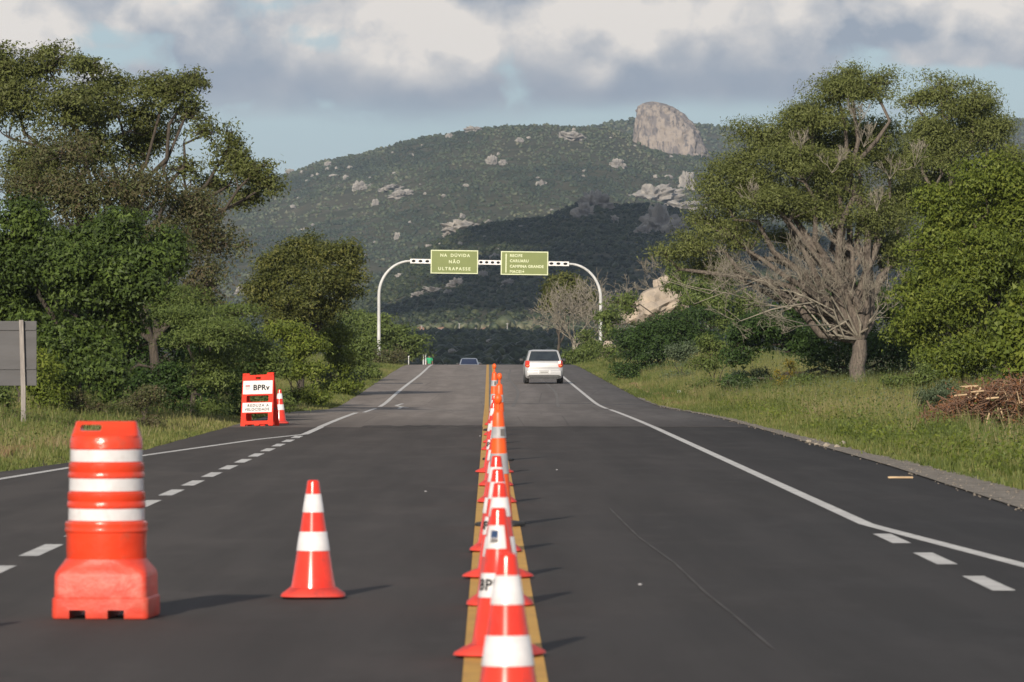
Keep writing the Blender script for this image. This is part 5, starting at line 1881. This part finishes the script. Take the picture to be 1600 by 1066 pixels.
# leafless grey trees beyond the right gantry leg
def bare_tree(label, D, px, top_py, spread, seed, limbs, mname='deadwood', lean=0.0):
    b = ground_at(px, D)
    root = thing('bare_tree', label, 'bare tree', b, 0, 'leafless trees by the right gantry leg')
    r = np.random.default_rng(seed)
    tb = Tubes(5)
    S = D / F
    H = float(P(px, top_py, D).z - b.z)
    tb.add(wiggle(np.array([0, 0, -.2]), np.array([lean, 0, H * .32]), 5, .02, r), np.linspace(.16, .12, 5))
    for k in range(limbs):
        a = -1 + 2 * (k + .5) / limbs
        d = np.array([a * spread + r.normal() * .1, r.normal() * .5, .55 + .3 * r.uniform()])
        grow_dead(tb, np.array([lean * .9, 0, H * r.uniform(.18, .32)]), d, H * .29, .05, 5, r, .55, .10, (2, 3), .011, .22)
    tb.build('trunk', M[mname], root)


bare_tree('leafless twiggy grey tree spreading left of the right gantry leg', 335, 898, 432, 1.5, 41, 9)
bare_tree('leafless tree with upright limbs just right of the right gantry leg', 338, 950, 428, .9, 42, 6)

# boulder, stump
o = rock_mesh('boulder', M['near_rock'], (1.75, 1.5, 1.1), 6.1, 4, .34, freq=1.5)
p = P(1022, 476, 300)
o.location = (p.x, 300, p.z - .25)
o.rotation_euler = (0, R(-26), 0)
link(o)
tag(o, 'big pale sunlit boulder on the bank right of the gantry', 'boulder')
o = rock_mesh('boulder', M['near_rock'], (.75, .6, .7), 9.1, 3, .25)
p = P(1040, 449, 301)
o.location = p
link(o)
tag(o, 'smaller pale rock perched on the upper end of the big boulder', 'boulder')
o = rock_mesh('boulder', M['near_rock'], (.75, .6, .6), 8.1, 3, .25)
p = P(1060, 470, 300)
o.location = (p.x, 300, p.z - .1)
link(o)
tag(o, 'pale rock half hidden by leaves at the right end of the big boulder', 'boulder')
o = rock_mesh('earth_mound', M['near_rock'], (.42, .4, .75), 4.4, 3, .35, freq=2)
p = P(951, 552, 296)
o.location = p
link(o)
tag(o, 'brown earth mound beside the foot of the right gantry leg', 'mound')

shrub('bush at the far end of the right verge behind the silver car', 300, 905, [(905, 553, 22, 10, 0), (925, 545, 20, 14, 0), (890, 562, 14, 6, 0), (915, 530, 18, 12, 4), (945, 520, 20, 14, 4)], 'shrub', 7000, .15, 51, SR, clump=.4)
shrub('low bush right of the earth mound', 280, 975, [(972, 552, 18, 10, 0), (990, 560, 18, 8, 0)], 'bright', 3000, .13, 52, SR, clump=.35)
shrub('grey-green rounded bush below the dark spreading one', 190, 1062, [(1055, 555, 22, 12, 0), (1075, 550, 18, 12, 0)], 'greygreen', 5000, .09, 53, SR)
shrub('yellow-green bush under the dead branches', 165, 1120, [(1110, 545, 30, 20, 0), (1145, 555, 30, 18, 0), (1100, 570, 26, 12, 0)], 'shrub', 7000, .09, 54, SR)
shrub('tall weed with yellow flowers left of the thick trunk', 146, 1228, [(1228, 585, 20, 14, 0), (1240, 570, 12, 16, 0), (1215, 600, 18, 10, 0)], 'yellow', 1600, .055, 55, SR, clump=.16)
shrub('small green bush under the yellow-flowered weed', 142, 1250, [(1262, 600, 22, 10, 0), (1215, 615, 20, 10, 0)], 'shrub', 3000, .07, 56, SR, clump=.2, skirt=False)
shrub('pale grey-green weed clump right of the thick trunk', 112, 1470, [(1480, 612, 20, 14, 0), (1450, 620, 24, 12, 0), (1425, 632, 20, 10, 0)], 'greygreen', 5000, .05, 57, SR, clump=.2, skirt=False)
shrub('leafy green bush right of the thick trunk', 118, 1400, [(1400, 605, 30, 16, 0), (1375, 625, 28, 14, 0), (1440, 590, 26, 18, 0)], 'shrub', 7000, .07, 58, SR, clump=.2)
shrub('bright low weed patch in the middle of the right verge', 95, 1370, [(1360, 680, 22, 14, 0), (1385, 670, 22, 12, 0), (1340, 692, 16, 8, 0)], 'bright', 4000, .07, 59, SR, clump=.18, skirt=False)
shrub('dark leafy weed in the grass left of the yellow-flowered weed', 150, 1160, [(1158, 612, 16, 14, 0), (1168, 620, 14, 10, 0)], 'deepgreen', 2500, .06, 60, SR, clump=.18, skirt=False)
shrub('broad-leaved bush at the right edge above the brush pile', 104, 1570, [(1575, 550, 30, 34, 0), (1600, 575, 22, 22, 0), (1600, 500, 30, 44, 0), (1565, 510, 20, 26, 0)], 'bright', 4500, .11, 61, SR, clump=.24, aspect=.7, skirt=False)
shrub('olive weed bush along the grass below the dark spreading bush', 160, 1190, [(1185, 590, 26, 12, 0), (1150, 592, 26, 10, 0)], 'greygreen', 4000, .07, 62, SR, clump=.2)

# brush pile
def brush_pile():
    D = 92.0
    b = ground_at(1530, D)
    root = thing('brush_pile', 'heap of cut branches with rusty dead leaves on the right verge', 'brush pile', b)
    r = np.random.default_rng(91)
    tb, tc_ = Tubes(4), Tubes(5)
    C = []
    for k in range(1100):
        px = r.uniform(1440, 1640)
        hmax = np.interp(px, [1440, 1480, 1540, 1600, 1640], [16, 50, 76, 92, 80])
        py = 684 - r.uniform(0, 1) ** .7 * hmax
        p = np.array(P(px, py, D + r.uniform(-1, 2.2))) - np.array(b)
        d = r.normal(size=3)
        d[2] = d[2] * .45 + .15
        d /= np.linalg.norm(d)
        ln = r.uniform(.2, .8)
        tb.add(wiggle(p - d * ln / 2, p + d * ln / 2, 4, .05, r), np.full(4, r.uniform(.004, .014)))
        if k % 2:
            C.append(p + r.normal(size=(12, 3)) * .12)
    for k in range(34):
        px = r.uniform(1500, 1610)
        py = r.uniform(600, 665)
        p = np.array(P(px, py, D - r.uniform(.2, 1.1))) - np.array(b)
        d = np.array([r.normal() * .35, r.normal() * .3, 1.0]) if k % 3 else np.array([1.0, r.normal() * .3, .1])
        d /= np.linalg.norm(d)
        tc_.add(np.array([p - d * .12, p, p + d * .11]), np.array([.016, .018, .016]) * r.uniform(.6, 1.2))
    tb.build('dead_branches', M['brushwood'], root)['kind'] = 'stuff'
    tc_.build('cut_stems', M['cutwood'], root)['kind'] = 'stuff'
    C = np.concatenate(C)
    V, q = leaves(C, .06, .55, .2, r)
    o = mesh_np('dead_leaves', V, [q], L['rust'], tint=np.clip(r.normal(.45, .25, len(C)), 0, 1), parent=root)


brush_pile()

# ------------------------------------------------------------------ grass
def tufts(name, label, pts, h, m, r, blades=6, width=.016, lean=.35, tint0=None):
    """pts (n,3), h (n,) -> one mesh of curved blades, two triangles each"""
    n = len(pts)
    idx = np.repeat(np.arange(n), blades)
    N = len(idx)
    ang = r.uniform(0, 6.28, N)
    ln = h[idx] * r.uniform(.55, 1.15, N)
    out = np.stack([np.cos(ang), np.sin(ang), np.zeros(N)], 1)
    side = np.stack([-np.sin(ang), np.cos(ang), np.zeros(N)], 1)
    rot = r.uniform(-1, 1, N)[:, None]
    side = side * (1 - abs(rot)) + out * rot
    base = pts[idx] + out * r.uniform(0, .05, N)[:, None]
    ld = lean * r.uniform(.2, 1.3, N)
    tip = base + out * (ln * ld)[:, None] + np.array([0, 0, 1.0]) * (ln * .95)[:, None]
    w = width * 1.15 * r.uniform(.6, 1.3, N)[:, None]
    V = np.stack([base - side * w, base + side * w, tip], 1).reshape(-1, 3)
    t3 = np.arange(N * 3).reshape(N, 3)
    tn = np.clip((tint0[idx] if tint0 is not None else .4) + r.normal(0, .17, N), 0, 1)
    o = mesh_np(name, V, [t3], m, tint=tn)
    return tag(o, label, None, None, 'stuff')


def verge(side, y0, y1, depth, n, seed, hfun, label, blades=6, width=.016, edge0=.05, tbias=0.0, mname='grass', px_lim=(-120, 1720), avoid_pile=False):
    r = np.random.default_rng(seed)
    u = r.uniform(0, 1, n)
    y = y0 * (y1 / y0) ** u
    d = edge0 + depth * r.uniform(0, 1, n) ** 1.25
    if side < 0:
        x = xl(y) - d
    else:
        x = xr(y) + np.interp(y, [20, 45, 62, 75, 110, 170], [1.5, .8, .45, .28, .15, .05]) + d
    px = 764 + F * x / y
    k = (px > px_lim[0]) & (px < px_lim[1])
    if avoid_pile:
        k &= ~((px > 1425) & (y < 112) & (y > 78))
    # clumpiness
    f = fnoise(x * 1.0, y * .35, 1.7, seed) * .5 + .5
    k &= r.uniform(0, 1, n) < np.clip(.35 + f * .9, .2, 1)
    x, y, d, f = x[k], y[k], d[k], f[k]
    pts = np.stack([x, y, gz(x, y) - .01], 1)
    h = hfun(d, y, r) * (.6 + .8 * f)
    patchy = fnoise(x, y * .25, .75, seed + 5) * .42
    return tufts('grass', label, pts, h, L[mname], r, blades, width, tint0=np.clip(.38 + tbias + patchy, 0, 1))


verge(-1, 55, 330, 3.2, 24000, 61, lambda d, y, r: (.05 + .07 * np.minimum(d, 2.2)) * r.uniform(.5, 1.6, len(d)), 'short green and straw-coloured grass on the left verge')
verge(1, 45, 330, 3.0, 20000, 62, lambda d, y, r: (.07 + .11 * np.minimum(d, 2.5)) * r.uniform(.6, 1.5, len(d)), 'short green grass along the right asphalt edge', tbias=-.06)
verge(1, 85, 300, 6.0, 20000, 63, lambda d, y, r: .28 + .12 * np.minimum(d, 4), 'tall pale green weeds behind the short grass on the right', blades=8, edge0=1.5, tbias=.12, width=.013, avoid_pile=True)
verge(1, 62, 100, 4.0, 9000, 64, lambda d, y, r: .10 + .03 * np.minimum(d, 5), 'leafy low weeds on the near right verge', blades=8, width=.03, edge0=.6, tbias=-.25, mname='bright')
def weed_clumps(name, side, y0, y1, dmin, depth, n, per, size, leaf, lm, seed, label, hscale=1.0):
    r = np.random.default_rng(seed)
    y = y0 * (y1 / y0) ** r.uniform(0, 1, n)
    d = dmin + depth * r.uniform(0, 1, n)
    x = xl(y) - d if side < 0 else xr(y) + d
    px = 764 + F * x / y
    k = (px > -100) & (px < 1700) & ~((px > 1425) & (y < 112) & (y > 78))
    x, y, d = x[k], y[k], d[k]
    sc = size * r.uniform(.5, 1.4, len(x)) * (1 + y / 400)
    c = np.stack([x, y, gz(x, y) + sc * .55 * hscale], 1)
    idx = np.repeat(np.arange(len(x)), per)
    off = r.normal(size=(len(idx), 3)) * .5 * sc[idx][:, None] * np.array([1, 1, .6 * hscale])
    t0 = np.clip(r.normal(.5, .25, len(x)), 0, 1)
    V, q = leaves(c[idx] + off, leaf, .5, .4, r, out=off)
    o = mesh_np(name, V, [q], L[lm], tint=np.clip(t0[idx] + r.normal(0, .14, len(idx)), 0, 1))
    return tag(o, label, None, None, 'stuff')


weed_clumps('weeds', 1, 60, 300, 1.0, 5.5, 520, 36, .50, .055, 'shrub', 71, 'green leafy weeds scattered through the right verge')
weed_clumps('weeds', 1, 75, 300, 1.8, 5.0, 420, 36, .56, .05, 'greygreen', 72, 'grey-green weeds scattered through the right verge', 1.5)
weed_clumps('weeds', 1, 62, 130, .7, 4.0, 300, 34, .34, .06, 'bright', 73, 'bright low leafy weeds along the near right verge')
weed_clumps('weeds', -1, 66, 280, 1.3, 4.0, 300, 30, .32, .055, 'shrub', 74, 'green leafy weeds scattered through the left verge')
weed_clumps('weeds', -1, 66, 260, 1.6, 3.0, 130, 26, .34, .045, 'brownish', 75, 'dry brownish weeds on the left verge', 1.3)
verge(1, 70, 260, 5.5, 9000, 76, lambda d, y, r: (.35 + .10 * np.minimum(d, 3)) * r.uniform(.5, 1.3, len(d)), 'straw-pale seeding grass stalks standing above the right verge weeds', blades=4, width=.009, edge0=1.6, tbias=.45, avoid_pile=True)
verge(-1, 64, 260, 3.0, 4500, 77, lambda d, y, r: (.10 + .06 * np.minimum(d, 3)) * r.uniform(.5, 1.6, len(d)), 'straw-pale grass stalks standing above the left verge grass', blades=4, width=.009, edge0=.7, tbias=.45)
verge(-1, 85, 300, 5.0, 9000, 65, lambda d, y, r: .2 + .06 * np.minimum(d, 5), 'taller grass under the left bushes', blades=6, edge0=2.2, tbias=.0)
verge(-1, 62, 84, 2.5, 3500, 66, lambda d, y, r: .12 + 0 * d, 'dry brown hay-like grass below the sign post', blades=8, edge0=1.2, mname='hay')
verge(1, 150, 230, 2.0, 2200, 67, lambda d, y, r: .10 + 0 * d, 'reddish dry grass beside the litter bag', blades=6, edge0=.6, mname='hay')

# ------------------------------------------------------------------ air
hz = MB().box((0, 3300, 130), (5600, 7400, 300)).build('haze', M['litter'])
hm = bpy.data.materials.new('haze_air')
hm.use_nodes = True
hm.node_tree.nodes.clear()
vo = hm.node_tree.nodes.new('ShaderNodeVolumePrincipled')
vo.inputs['Color'].default_value = (0.66, 0.80, 1.0, 1)
vo.inputs['Density'].default_value = 0.000060
vo.inputs['Anisotropy'].default_value = 0.0
ho = hm.node_tree.nodes.new('ShaderNodeOutputMaterial')
hm.node_tree.links.new(vo.outputs[0], ho.inputs['Volume'])
hz.data.materials.clear()
hz.data.materials.append(hm)
tag(hz, 'thin blue haze filling the air over the valley', None, None, 'stuff')

print('tris', sum(len(o.data.loop_triangles) if False else sum(1 for _ in ()) for o in ()), 'objects', len(bpy.data.objects))
_t = 0
for o in bpy.data.objects:
    if o.type == 'MESH':
        _t += len(o.data.loops) - 2 * len(o.data.polygons)
print('triangles', _t)
